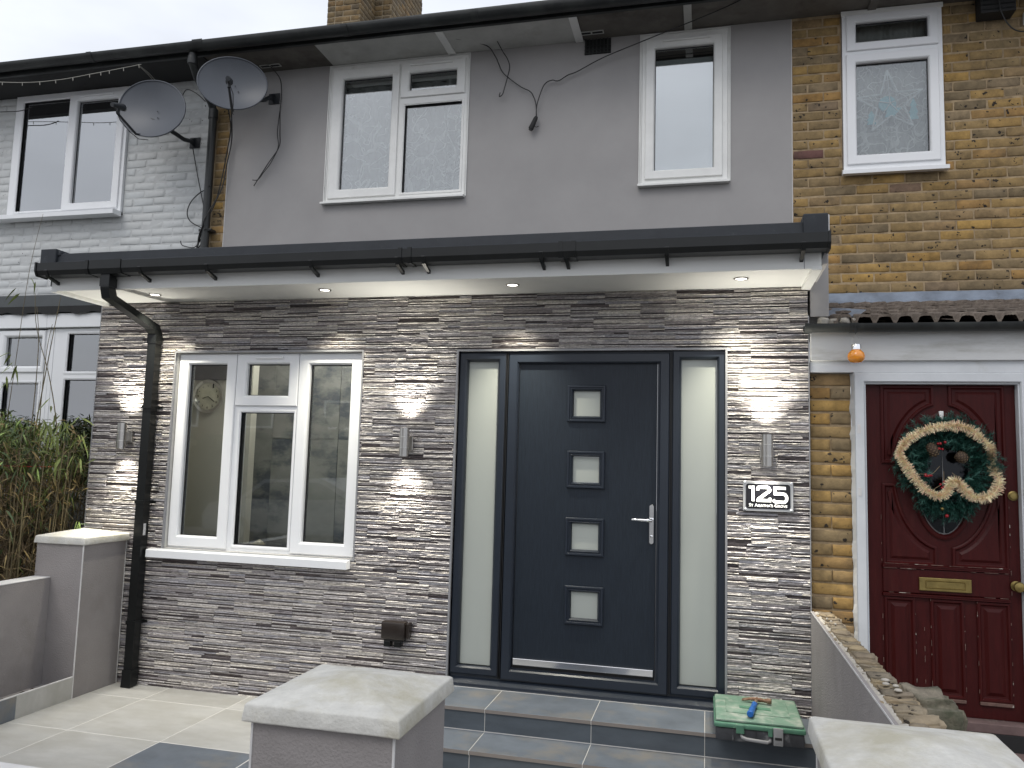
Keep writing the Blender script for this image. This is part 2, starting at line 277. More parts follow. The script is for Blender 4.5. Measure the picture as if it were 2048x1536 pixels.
# ------------------------------------------------------------------ mesh helpers
class MB:
    def __init__(s): s.v = []; s.f = []; s.c = []; s.mi = []; s.cur = None; s.m = 0
    def add(s, vs, fs):
        o = len(s.v); s.v += [tuple(p) for p in vs]
        for f in fs: s.f.append([i+o for i in f]); s.c.append(s.cur); s.mi.append(s.m)
        return s
    def quad(s, a, b, c, d): return s.add([a, b, c, d], [(0, 1, 2, 3)])
    def box(s, x0, x1, y0, y1, z0, z1, bev=0):
        if bev <= 0:
            return s.add([(x0, y0, z0), (x1, y0, z0), (x1, y1, z0), (x0, y1, z0), (x0, y0, z1), (x1, y0, z1), (x1, y1, z1), (x0, y1, z1)],
                [(0, 3, 2, 1), (4, 5, 6, 7), (0, 1, 5, 4), (1, 2, 6, 5), (2, 3, 7, 6), (3, 0, 4, 7)])
        bm = bmesh.new(); bmesh.ops.create_cube(bm, size=1)
        bmesh.ops.scale(bm, vec=(x1-x0, y1-y0, z1-z0), verts=bm.verts); bmesh.ops.translate(bm, vec=((x0+x1)/2, (y0+y1)/2, (z0+z1)/2), verts=bm.verts)
        bmesh.ops.bevel(bm, geom=bm.edges[:], offset=bev, segments=2, affect='EDGES', profile=.5)
        bm.verts.index_update()
        s.add([v.co[:] for v in bm.verts], [[v.index for v in f.verts] for f in bm.faces]); bm.free(); return s
    def tube(s, pts, r, n=8, cap=True, r1=None):
        pts = [Vector(p) for p in pts]; k = len(pts)
        if k < 2: return s
        t0 = (pts[1]-pts[0]).normalized(); a = Vector((0, 0, 1)) if abs(t0.z) < .9 else Vector((1, 0, 0))
        u = t0.cross(a).normalized(); vs = []; fs = []
        for i, p in enumerate(pts):
            t = (pts[min(i+1, k-1)]-pts[max(i-1, 0)])
            if t.length < 1e-9: t = t0
            t = t.normalized(); u = (u - t*u.dot(t)).normalized(); w = t.cross(u)
            rr = r if r1 is None else r+(r1-r)*i/(k-1)
            if isinstance(r, (list, tuple)): rr = r[i]
            for j in range(n):
                an = 2*math.pi*j/n; vs.append(p+(u*math.cos(an)+w*math.sin(an))*rr)
        for i in range(k-1):
            for j in range(n): fs.append((i*n+j, i*n+(j+1) % n, (i+1)*n+(j+1) % n, (i+1)*n+j))
        if cap: fs.append(list(range(n))[::-1]); fs.append([(k-1)*n+j for j in range(n)])
        return s.add(vs, fs)
    def cyl(s, a, b, r, n=20): return s.tube([a, b], r, n)
    def lathe(s, prof, c=(0, 0, 0), n=24, axis='Z'):
        vs = []; fs = []
        for (r, z) in prof:
            for j in range(n):
                an = 2*math.pi*j/n; x, y = r*math.cos(an), r*math.sin(an)
                if axis == 'Z': vs.append((c[0]+x, c[1]+y, c[2]+z))
                elif axis == 'Y': vs.append((c[0]+x, c[1]+z, c[2]+y))
                else: vs.append((c[0]+z, c[1]+x, c[2]+y))
        k = len(prof)
        for i in range(k-1):
            for j in range(n): fs.append((i*n+j, i*n+(j+1) % n, (i+1)*n+(j+1) % n, (i+1)*n+j))
        fs.append(list(range(n))[::-1]); fs.append([(k-1)*n+j for j in range(n)])
        return s.add(vs, fs)
    def ring(s, x0, x1, z0, z1, prof):
        """mitred rectangular frame in the XZ plane; prof = [(inset, y), ...] from outside to inside"""
        vs = []; fs = []
        for i, y in prof: vs += [(x0+i, y, z0+i), (x1-i, y, z0+i), (x1-i, y, z1-i), (x0+i, y, z1-i)]
        for k in range(len(prof)-1):
            for j in range(4): fs.append((k*4+j, k*4+(j+1) % 4, (k+1)*4+(j+1) % 4, (k+1)*4+j))
        return s.add(vs, fs)
    def polyring(s, pts, prof, close=False):
        """closed polygon in XZ (list of (x,z), counter-clockwise seen from -Y) swept with prof"""
        n = len(pts); vs = []; fs = []
        nr = []
        for i in range(n):
            a = Vector(pts[i-1]); b = Vector(pts[i]); c = Vector(pts[(i+1) % n])
            d1 = (b-a).normalized(); d2 = (c-b).normalized()
            n1 = Vector((-d1.y, d1.x)); n2 = Vector((-d2.y, d2.x)); m = (n1+n2)
            m = m/max(.6, m.dot(n1)) if m.length > 1e-6 else n1
            nr.append(m)
        for ins, y in prof:
            for i in range(n): vs.append((pts[i][0]+nr[i].x*ins, y, pts[i][1]+nr[i].y*ins))
        for k in range(len(prof)-1):
            for j in range(n): fs.append((k*n+j, k*n+(j+1) % n, (k+1)*n+(j+1) % n, (k+1)*n+j))
        if close: fs.append([(len(prof)-1)*n+j for j in range(n)])
        return s.add(vs, fs)
    def build(s, name, m, parent=None, smooth=False, label=None, cat=None, group=None, kind=None, bevel=0):
        if not s.v: return None
        xs = [v[0] for v in s.v]; ys = [v[1] for v in s.v]; zs = [v[2] for v in s.v]
        c = ((min(xs)+max(xs))/2, (min(ys)+max(ys))/2, min(zs))
        me = bpy.data.meshes.new(name)
        me.from_pydata([(a-c[0], b-c[1], d-c[2]) for a, b, d in s.v], [], s.f)
        for mm_ in (m if isinstance(m, (list, tuple)) else [m]): me.materials.append(M[mm_])
        if isinstance(m, (list, tuple)): me.polygons.foreach_set('material_index', s.mi)
        if any(x is not None for x in s.c):
            ca = me.color_attributes.new('stone', 'FLOAT_COLOR', 'CORNER'); buf = []
            for f, cc in zip(s.f, s.c): buf += (list(cc or (.3, .3, .3))+[1])*len(f)
            ca.data.foreach_set('color', buf)
        bm = bmesh.new(); bm.from_mesh(me); bmesh.ops.recalc_face_normals(bm, faces=bm.faces); bm.to_mesh(me); bm.free()
        if smooth: me.polygons.foreach_set('use_smooth', [True]*len(me.polygons))
        me.update()
        o = bpy.data.objects.new(name, me); COL.objects.link(o); o.location = c
        if parent is not None: o.parent = parent; o.matrix_parent_inverse = Matrix.Translation(-world_loc(parent))
        if smooth == 'auto':
            try: me.set_sharp_from_angle(angle=math.radians(35))
            except Exception: pass
        tag(o, label, cat, group, kind)
        return o
def world_loc(o):
    p = Vector(o.location)
    return p
def tag(o, label=None, cat=None, group=None, kind=None):
    if label: o['label'] = label
    if cat: o['category'] = cat
    if group: o['group'] = group
    if kind: o['kind'] = kind
def thing(name, loc, label, cat, group=None):
    o = bpy.data.objects.new(name, None); COL.objects.link(o); o.location = loc; o.empty_display_size = .1
    tag(o, label, cat, group); return o
# parent chains: every object keeps a world-space location and an inverse translation, so a child of a part works too
def inst(me, name, parent, loc, rot=(0, 0, 0), scale=(1, 1, 1)):
    o = bpy.data.objects.new(name, me); COL.objects.link(o); o.location = loc; o.rotation_euler = rot; o.scale = scale
    o.parent = parent; o.matrix_parent_inverse = Matrix.Translation(-world_loc(parent)); return o
def holed(x0, x1, z0, z1, holes, y0, y1, mb=None):
    """wall slab facing -Y (front y0, back y1) with rectangular openings"""
    mb = mb or MB()
    X = sorted(set([x0, x1]+[min(max(h[i], x0), x1) for h in holes for i in (0, 1)])); Z = sorted(set([z0, z1]+[min(max(h[i], z0), z1) for h in holes for i in (2, 3)]))
    def solid(i, j):
        if i < 0 or j < 0 or i >= len(X)-1 or j >= len(Z)-1: return False
        cx, cz = (X[i]+X[i+1])/2, (Z[j]+Z[j+1])/2
        return not any(h[0] < cx < h[1] and h[2] < cz < h[3] for h in holes)
    for i in range(len(X)-1):
        for j in range(len(Z)-1):
            if not solid(i, j): continue
            a, b, c, d = X[i], X[i+1], Z[j], Z[j+1]
            mb.quad((a, y0, c), (b, y0, c), (b, y0, d), (a, y0, d)); mb.quad((a, y1, c), (a, y1, d), (b, y1, d), (b, y1, c))
            if not solid(i-1, j): mb.quad((a, y0, c), (a, y0, d), (a, y1, d), (a, y1, c))
            if not solid(i+1, j): mb.quad((b, y0, c), (b, y1, c), (b, y1, d), (b, y0, d))
            if not solid(i, j-1): mb.quad((a, y0, c), (a, y1, c), (b, y1, c), (b, y0, c))
            if not solid(i, j+1): mb.quad((a, y0, d), (b, y0, d), (b, y1, d), (a, y1, d))
    return mb

# ---- brick variants (origin at the centre of the front face, facing -Y)
BRV = {}
def brick_mesh(kind, matname, L_=.215, H=.065, Dp=.04):
    key = (kind, matname)
    if key in BRV: return BRV[key]
    out = []
    for s in range(7):
        rnd = random.Random(100+s+len(BRV)*13)
        PU = [0, .022, .26, .5, .74, .978, 1]; PV = [0, .07, .5, .93, 1]; nx, nz_ = 6, 4; vs = []; fs = []
        cut = [rnd.random()**2*.006 for _ in range(4)]
        for j in range(nz_+1):
            for i in range(nx+1):
                u, v = PU[i], PV[j]
                x = (u-.5)*L_; z = (v-.5)*H; y = rnd.uniform(-.0022, .0018)
                edge = (i in (0, nx)) or (j in (0, nz_))
                if edge:
                    y += .0022+rnd.random()*.002
                    x += rnd.uniform(-.0016, .0016) if i in (0, nx) else 0; z += rnd.uniform(-.0018, .0014)
                if i in (0, nx) and j in (0, nz_):
                    c = cut[(1 if i else 0)+(2 if j else 0)]; x -= math.copysign(c, x); z -= math.copysign(c*.6, z); y += .002
                vs.append((x, y, z))
        def id_(i, j): return j*(nx+1)+i
        for j in range(nz_):
            for i in range(nx): fs.append((id_(i, j), id_(i+1, j), id_(i+1, j+1), id_(i, j+1)))
        rim = [id_(i, 0) for i in range(nx+1)]+[id_(nx, j) for j in range(1, nz_+1)]+[id_(i, nz_) for i in range(nx-1, -1, -1)]+[id_(0, j) for j in range(nz_-1, 0, -1)]
        o = len(vs)
        for k in rim: vs.append((vs[k][0], Dp, vs[k][2]))
        for a in range(len(rim)): b = (a+1) % len(rim); fs.append((rim[a], o+a, o+b, rim[b]))
        me = bpy.data.meshes.new('brick'); me.from_pydata(vs, [], fs); me.materials.append(M[matname])
        bm = bmesh.new(); bm.from_mesh(me); bmesh.ops.recalc_face_normals(bm, faces=bm.faces); bm.to_mesh(me); bm.free()
        me.polygons.foreach_set('use_smooth', [i < nx*nz_ for i in range(len(me.polygons))]); me.update()
        out.append(me)
    BRV[key] = out; return out
def bricks(parent, matname, x0, x1, z0, z1, y, holes=(), course=.075, length=.225, off=0, face='F', proud=.0035, zbase=0, flemish=False):
    """lay single bricks over a wall face. face F: facing -Y at y. face R: facing +X at x=y, running along Y from x0 to x1"""
    H = course-.012; ms = brick_mesh('s', matname); mh = brick_mesh('h', matname, L_=.1025)
    k0 = int(math.ceil((z0-zbase)/course-.001)); n = 0
    z = zbase+k0*course
    while z+H <= z1+.02:
        k = int(round((z-zbase)/course)); x = x0-length if not flemish else x0
        x += (length/2 if k % 2 else 0)+off
        if flemish: x = x0-(.1125 if k % 2 else 0)
        j = 0
        while x < x1-.02:
            head = flemish and (j % 2 == (k % 2))
            ln = (.1125 if head else length)
            a, b = x+.005+U(-.002, .002), x+ln-.005+U(-.002, .002); x += ln; j += 1
            zc0, zc1 = z+.006, z+H+.006
            segs = [(max(a, x0+.002), min(b, x1-.002))]
            for h in holes:
                ns = []
                for (p, q) in segs:
                    if h[2] < (zc0+zc1)/2 < h[3]:
                        if p < h[0] and q > h[0]: ns.append((p, min(q, h[0]-.004)))
                        if q > h[1] and p < h[1]: ns.append((max(p, h[1]+.004), q))
                        if q <= h[0] or p >= h[1]: ns.append((p, q))
                    else: ns.append((p, q))
                segs = ns
            for p, q in segs:
                w = q-p
                if w < .025: continue
                me = random.choice(mh if w < .13 else ms); base = .1025 if w < .13 else .215
                pr = proud+U(-.002, .003); zc = (zc0+zc1)/2+U(-.0018, .0018)
                sx = w/base*(random.choice((1, -1)) if face == 'F' else 1)
                if face == 'F': inst(me, 'brick', parent, ((p+q)/2, y-pr, zc), (0, U(-.006, .006), 0), (w/base, 1, H/.065))
                else: inst(me, 'brick', parent, (y+pr, (p+q)/2, zc), (0, U(-.004, .004), math.pi/2), (w/base, 1, H/.065))
                n += 1
        z += course
    return n

def brickwork(parent, matname, x0, x1, z0, z1, y, zbase=0):
    mb = MB(); k = 0; z = zbase+math.ceil((z0-zbase)/.075)*.075
    while z+.066 < z1:
        x = x0+(.1125 if k % 2 else 0); k += 1
        if k % 2 == 0: mb.box(x0+.004, x0+.1085, y-.0035, y+.02, z+.006, z+.069)
        while x < x1-.05: mb.box(x+.005, min(x+.22, x1), y-.0035+U(-.002, .002), y+.02, z+.006, z+.069); x += .225
        z += .075
    mb.build('brickwork', matname, parent, kind='stuff')
# ---- window builder
def window(parent, x0, x1, z0, z1, y, openings, fm='upvc', glassm='glass', sill=None, depth=.07, vents=(), border=.0, gl_back=.035, handle=None, mull=()):
    """openings: (gx0,gx1,gz0,gz1,sash rect or None). frame slab with holes, sash rings, beads, gaskets, panes"""
    holes = [(o[0]-.012, o[1]+.012, o[2]-.012, o[3]+.012) if o[4] else (o[0]-.0, o[1]+.0, o[2]-.0, o[3]+.0) for o in openings]
    w = holed(x0, x1, z0, z1, holes, y, y+depth)
    root = w.build('window', fm, parent)
    for o in openings:
        gx0, gx1, gz0, gz1, s = o
        if s:
            fy = y-.016
            d = (gx0-s[0]); dz = gz0-s[2]
            mb = MB()
            # sash: mitred, chamfered bead towards the glass
            k = min(gx0-s[0], s[1]-gx1, gz0-s[2], s[3]-gz1)
            ins = [(0, y-.001), (0, fy+.004), (.004, fy), (k-.012, fy)]
            vs = []; fs = []
            def rc(i): return [(s[0]+i*(gx0-s[0])/k, s[2]+i*(gz0-s[2])/k), (s[1]-i*(s[1]-gx1)/k, s[2]+i*(gz0-s[2])/k), (s[1]-i*(s[1]-gx1)/k, s[3]-i*(s[3]-gz1)/k), (s[0]+i*(gx0-s[0])/k, s[3]-i*(s[3]-gz1)/k)]
            prof = ins+[(k-.006, fy+.004), (k, fy+.014), (k, y+gl_back+.01)]
            for i, yy in prof: vs += [(px, yy, pz) for px, pz in rc(i)]
            for a in range(len(prof)-1):
                for j in range(4): fs.append((a*4+j, a*4+(j+1) % 4, (a+1)*4+(j+1) % 4, (a+1)*4+j))
            mb.add(vs, fs); mb.build('sash', fm, root)
            gy = y+gl_back-.012
        else:
            MB().ring(gx0-.022, gx1+.022, gz0-.022, gz1+.022, [(0, y-.0015), (.002, y-.005), (.014, y-.005), (.022, y+.008), (.022, y+gl_back)]).build('glazing_bead', fm, root)
            gy = y+gl_back-.005
        MB().ring(gx0-.001, gx1+.001, gz0-.001, gz1+.001, [(0, gy-.004), (.006, gy-.003), (.006, gy+.022)]).build('gasket', 'rubber', root)
        MB().box(gx0+.001, gx1-.001, gy, gy+.004, gz0+.001, gz1-.001).build('pane', glassm, root)
    for v in vents:
        MB().box(v[0], v[1], y-.034, y-.016, v[2], v[2]+.016, .003).build('trickle_vent', fm, root)
    if sill:
        sx0, sx1, sz0, sz1, sy = sill
        mb = MB(); mb.add([(sx0, sy, sz0), (sx1, sy, sz0), (sx1, y+.002, sz0), (sx0, y+.002, sz0), (sx0, sy, sz1-.012), (sx1, sy, sz1-.012), (sx1, y+.002, sz1), (sx0, y+.002, sz1), (sx0, sy+.012, sz1-.006), (sx1, sy+.012, sz1-.006)],
            [(0, 3, 2, 1), (0, 1, 5, 4), (4, 5, 9, 8), (8, 9, 6, 7), (1, 2, 6, 9, 5), (0, 4, 8, 7, 3), (2, 3, 7, 6)])
        mb.build('sill', fm, root)
    if handle:
        hx, hz = handle
        MB().box(hx-.008, hx+.008, y+.055, y+.075, hz-.07, hz+.07, .004).build('window_handle', 'upvc', root)
    return root

# =================================================================== GROUND (setting)
MB().box(-60, 60, -60, 30, -.45, -.30).build('ground', 'concrete', kind='structure')
MB().box(-60, 60, -5.4, -3.0, -.296, -.19).build('pavement', 'pavement', kind='structure')
MB().box(-60, 60, -12.5, -5.52, -.296, -.292).build('road', 'asphalt', kind='structure')
MB().box(-60, 60, -5.52, -5.4, -.296, -.175, .01).build('kerb', 'concrete', kind='structure')
patio = MB().box(-4.54, -2.36, -2.45, 0.0, -.25, -.0012).build('patio', 'grout', kind='structure')
def tile_mesh(w, d, h, m, bev=.0025):
    mb = MB(); b = bev
    mb.add([(0, 0, 0), (w, 0, 0), (w, d, 0), (0, d, 0), (0, 0, h-b), (w, 0, h-b), (w, d, h-b), (0, d, h-b), (b, b, h), (w-b, b, h), (w-b, d-b, h), (b, d-b, h)],
        [(0, 1, 5, 4), (1, 2, 6, 5), (2, 3, 7, 6), (3, 0, 4, 7), (4, 5, 9, 8), (5, 6, 10, 9), (6, 7, 11, 10), (7, 4, 8, 11), (8, 9, 10, 11)])
    return mb
PX = [-4.54, -4.12, -3.51, -2.905, -2.36]; PY = [0, -.275, -.90, -1.525, -2.15, -2.45]
for i in range(4):
    for j in range(5):
        a, b, c, d = PX[i]+.003, PX[i+1]-.003, PY[j+1]+.003, PY[j]-.003
        dark = (PX[i] >= -3.52 and j == 2)
        t = tile_mesh(b-a, d-c, .012, None); t.v = [(x+a, y+c, z-.012) for x, y, z in t.v]
        t.build('paving_tile', 'slate' if dark else 'patio', patio)
pathb = MB().box(-2.355, .0, -3.0, -.70, -.28, -.0635).build('path', 'grout', kind='structure')
for i, a in enumerate([-2.355, -1.78, -1.18, -.58]):
    for j in range(4):
        b = [-1.78, -1.18, -.58, -.001][i]; y1 = -.705-.6*j; y0 = max(y1-.6, -3.0)
        t = tile_mesh(b-a-.004, y1-y0-.004, .012, None); t.v = [(x+a+.002, y+y0+.002, z-.073) for x, y, z in t.v]
        t.build('path_tile', 'slate' if (i+j) % 2 == 0 else 'patio', pathb)
MB().box(-9, -4.95, -2.5, 1.3, -.25, -.05).build('garden_soil', 'concrete', kind='structure')
MB().box(.14, 3, -2.6, .03, -.25, -.02).build('neighbour_path', 'concrete', kind='structure')

# =================================================================== MAIN RENDERED HOUSE
H = thing('terraced_house', (-2.4, 1.33, 0), 'grey rendered house with the striped stone clad porch and dark front door', 'house')
D = 1.3315
XB, XA = .053, -4.857
# window holes in the upper wall
w1 = (-3.855, -2.58, 3.835, 5.078); w2 = (-1.092, -.424, 3.838, 5.078)
uw = holed(XA, XB, 2.80, 5.30, [(w[0]-.02, w[1]+.02, w[2]-.01, w[3]+.012) for w in (w1, w2)], D, D+.28)
upper = uw.build('upper_wall', 'render', H)
MB().box(XA-.006, XA, D-.003, D+.02, 2.85, 5.10).build('corner_bead', 'bead', upper)
MB().box(XB, XB+.005, D-.003, D+.02, 2.85, 5.10).build('corner_bead', 'bead', upper)
for w in (w1, w2):   # outer beads round the openings, and a second stepped trim
    MB().ring(w[0]-.022, w[1]+.022, w[2]-.012, w[3]+.014, [(0, D+.01), (0, D-.012), (.006, D-.012), (.006, D+.002), (.014, D+.002), (.014, D-.006), (.020, D-.006), (.020, D+.05)]).build('window_trim', 'upvc_old', upper)
window(H, *w1, D-.002, [(-3.737, -3.27, 3.942, 4.954, (-3.835, -3.2, 3.862, 5.045)), (-3.108, -2.676, 4.798, 4.956, (-3.185, -2.597, 4.735, 5.045)), (-3.142, -2.622, 3.884, 4.668, None)],
    fm='upvc_old', glassm='glass_net', sill=(-3.885, -2.568, 3.808, 3.835, D-.055), vents=[(-3.095, -2.71, 5.012)])
window(H, *w2, D-.002, [(-.991, -.532, 3.943, 4.963, (-1.064, -.464, 3.872, 5.038))], fm='upvc_old', glassm='glass_up', sill=(-1.118, -.41, 3.808, 3.836, D-.055), vents=[(-.93, -.56, 5.005)])
# rooms behind the upper windows
def room(x0, x1, y0, y1, z0, z1, name='room', m='dark_room', parent=None, openback=False):
    mb = MB()
    mb.quad((x0, y0, z0), (x0, y1, z0), (x0, y1, z1), (x0, y0, z1)); mb.quad((x1, y0, z0), (x1, y0, z1), (x1, y1, z1), (x1, y1, z0))
    mb.quad((x0, y0, z0), (x1, y0, z0), (x1, y1, z0), (x0, y1, z0)); mb.quad((x0, y0, z1), (x0, y1, z1), (x1, y1, z1), (x1, y0, z1))
    if not openback: mb.quad((x0, y1, z0), (x1, y1, z0), (x1, y1, z1), (x0, y1, z1))
    return mb.build(name, m, parent)
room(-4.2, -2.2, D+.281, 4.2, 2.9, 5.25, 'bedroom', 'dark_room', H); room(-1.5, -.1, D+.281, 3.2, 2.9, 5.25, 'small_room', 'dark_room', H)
def curtain(x0, x1, z0, z1, y, m, label, folds=9, amp=.018, gather=0, name='net_curtain', group=None):
    mb = MB(); nx, nz_ = folds*8, 14; vs = []; fs = []
    ph = [U(-.6, .6) for _ in range(folds+2)]
    for j in range(nz_+1):
        v = j/nz_
        for i in range(nx+1):
            u = i/nx; k = u*folds
            a = amp*(.7+.5*math.sin(k*1.7+1))*(1-.25*v)
            yy = y+a*math.sin(2*math.pi*k+ph[int(k)]*.8*(1-v))+.004*math.sin(k*9+v*7)
            xx = x0+(x1-x0)*u+gather*(u-.5)*(1-v)*.12*math.sin(k*2)
            vs.append((xx, yy, z0+(z1-z0)*v))
    for j in range(nz_):
        for i in range(nx): a = j*(nx+1)+i; fs.append((a, a+1, a+nx+2, a+nx+1))
    return mb.add(vs, fs).build(name, m, smooth=True, label=label, cat='curtain', group=group)
curtain(-3.80, -2.60, 3.80, 4.92, D+.105, 'lace', 'long net curtain with pale scrolling flowers in the wide upstairs window', 9, .036, 1)
MB().box(-3.82, -2.58, D+.10, D+.13, 4.93, 4.96).build('curtain_rail', 'upvc', H)
MB().box(-1.07, -.44, D+.075, D+.08, 3.86, 4.90, .001).build('roller_blind', 'blind', label='plain pale blue white blind filling the narrow upstairs window', cat='blind')
# eaves soffit, fascia, gutter
mb = MB().box(-9.5, 2.6, .955, D-.001, 5.104, 5.13); soff = mb.build('eaves_soffit', 'soffit_dark', H)
MB().box(-3.845, -2.755, .957, D-.002, 5.097, 5.1035).build('soffit_panel', 'soffit_old', soff)
MB().box(-2.69, -1.645, .957, D-.002, 5.097, 5.1035).build('soffit_panel', 'soffit_old', soff)
for a in (-2.755, -1.645): MB().box(a, a+.065, .957, D-.002, 5.086, 5.0968, .002).build('cover_strip', 'upvc_old', soff)
MB().box(-.76, -.70, .957, D-.002, 5.090, 5.1035, .002).build('cover_strip', 'soffit_old', soff)
MB().box(.60, .66, .957, D-.002, 5.086, 5.1035, .002).build('cover_strip', 'soffit_dark', soff)
for x in (-1.50, -4.42):
    v = MB().ring(x-.10, x+.10, 0, .05, [(0, 0), (0, -.006), (.008, -.006), (.008, 0)])
    v.v = [(a, 1.20+c, 5.103+b) for a, b, c in v.v]; v.box(x-.006, x+.006, 1.20, 1.25, 5.097, 5.1035)
    vo = v.build('soffit_vent', 'soffit_old', H)
    MB().box(x-.092, x+.092, 1.208, 1.242, 5.1005, 5.1036).build('vent_slot', 'black_matt', vo)
fb = MB().box(-9.5, 2.6, .925, .9545, 5.09, 5.24); fb.build('eaves_fascia', 'black_old', H)
def gutter_half(x0, x1, yc, zt, r, name, m, parent, tilt=0):
    mb = MB(); n = 14; vs = []; fs = []
    prof = [(yc-r*math.cos(a*math.pi/n), zt-r*1.0*math.sin(a*math.pi/n)) for a in range(n+1)]
    inn = [(yc-(r-.004)*math.cos(a*math.pi/n), zt-(r-.004)*math.sin(a*math.pi/n)) for a in range(n, -1, -1)]
    P = prof+inn; k = len(P)
    for x, dz in ((x0, 0), (x1, tilt)): vs += [(x, p[0], p[1]+dz) for p in P]
    for i in range(k): fs.append((i, (i+1) % k, k+(i+1) % k, k+i))
    fs.append(tuple(range(k))); fs.append(tuple(range(2*k-1, k-1, -1)))
    return mb.add(vs, fs).build(name, m, parent, smooth='auto')
g = gutter_half(-4.83, 2.6, .862, 5.155, .06, 'eaves_gutter', 'black_old', H, -.012)
for x in (-3.50, -2.38, -.9, .5):
    r = gutter_half(x-.028, x+.028, .862, 5.155, .066, 'gutter_joint', 'black_old', g)
# main roof slope (hidden behind the gutter from the street) and its ridge
mb = MB(); mb.add([(-9.5, .95, 5.245), (2.6, .95, 5.245), (2.6, 5.0, 7.35), (-9.5, 5.0, 7.35), (-9.5, 9.0, 5.245), (2.6, 9.0, 5.245)], [(0, 1, 2, 3), (3, 2, 5, 4)])
mb.build('main_roof', 'slates', H)
# chimney: two blocks stepping back
C0 = holed(-5.39+.006, -4.92-.006, 5.6, 8.9, [], 4.006, 4.45); C0.box(-5.3, -4.686, 4.451, 5.534, 5.6, 8.9)
chim = C0.build('chimney', 'mortar_dark', H)
bricks(chim, 'brick_dirty', -5.39, -4.92, 6.75, 8.35, 4.006, flemish=True)
bricks(chim, 'brick_dirty', 4.0, 4.45, 6.9, 8.2, -4.926, face='R', flemish=True)
bricks(chim, 'brick_dirty', -4.93, -4.68, 6.75, 8.35, 4.451, flemish=True)
bricks(chim, 'brick_dirty', 4.45, 5.54, 7.1, 8.35, -4.686, face='R', flemish=True)
# air brick under the eaves
ab = MB().box(-1.569, -1.351, D-.004, D+.01, 4.969, 5.10).build('air_brick', 'black_matt', H)
for i in range(7): MB().box(-1.565+.0302*i, -1.557+.0302*i, D-.014, D-.0045, 4.974, 5.098).build('grille_bar', 'black_old', ab)
for z in (4.972, 5.00, 5.035): MB().box(-1.569, -1.351, D-.0175, D-.0145, z, z+.006).build('grille_bar', 'black_old', ab)
# brick return strip between render and neighbour's painted wall
st = MB().box(-5.06, XA-.007, D+.008, D+.25, 2.8, 5.10).build('brick_strip', 'mortar', H)
bricks(st, 'brick', -5.0, XA-.006, 2.85, 5.10, D+.008)

# ---------------------------------------------------------------- porch wall with cladding
DOOR = (-2.1545, -.4552, .19, 2.3142); WIN = (-4.2648, -2.8069, .9204, 2.3167)
pw = holed(-4.909, 0.0, -.2, 2.70, [(-2.142, -.468, .0, 2.302), (-4.253, -2.819, .932, 2.305)], .010, .10)
pw.box(-4.909, -4.80, .101, D, -.2, 2.70); pw.box(-.11, 0, .101, D, -.2, 2.70)
porch = pw.build('porch_wall', 'grout', H)
LIGHT = [(.52, .485, .45), (.58, .545, .505), (.46, .435, .42), (.55, .51, .46)]
MID = [(.30, .275, .268), (.355, .33, .318), (.245, .222, .218), (.31, .30, .312), (.39, .365, .348), (.27, .245, .24), (.345, .332, .34)]
DARK = [(.090, .072, .072), (.066, .054, .056), (.12, .100, .100)]
def strip(mb, a, b, z0, z1, dep, col):
    n = max(1, int((b-a)/.028)); mb.cur = col; vs = []; fs = []
    for i in range(n+1):
        x = a+(b-a)*i/n; jx = 0 if i in (0, n) else U(-.004, .004)
        j1, j2, j3 = U(-.0018, .0018), U(-.0028, .0028), U(-.0018, .0018)
        vs += [(x+jx, -dep+.003+j1, z0+.0006), (x+jx, -dep+j2, (z0+z1)/2+U(-.003, .003)), (x+jx, -dep+.0025+j3, z1-.0006), (x+jx, .0095, z1-.0006), (x+jx, .0095, z0+.0006)]
    for i in range(n):
        o = i*5
        for j in range(5): fs.append((o+j, o+5+j, o+5+(j+1) % 5, o+(j+1) % 5))
    fs.append((0, 1, 2, 3, 4)); o = n*5; fs.append((o+4, o+3, o+2, o+1, o))
    mb.add(vs, fs)
TW, TH = .437, .0895; nrow = int(math.ceil(2.674/TH)); ntile = 0
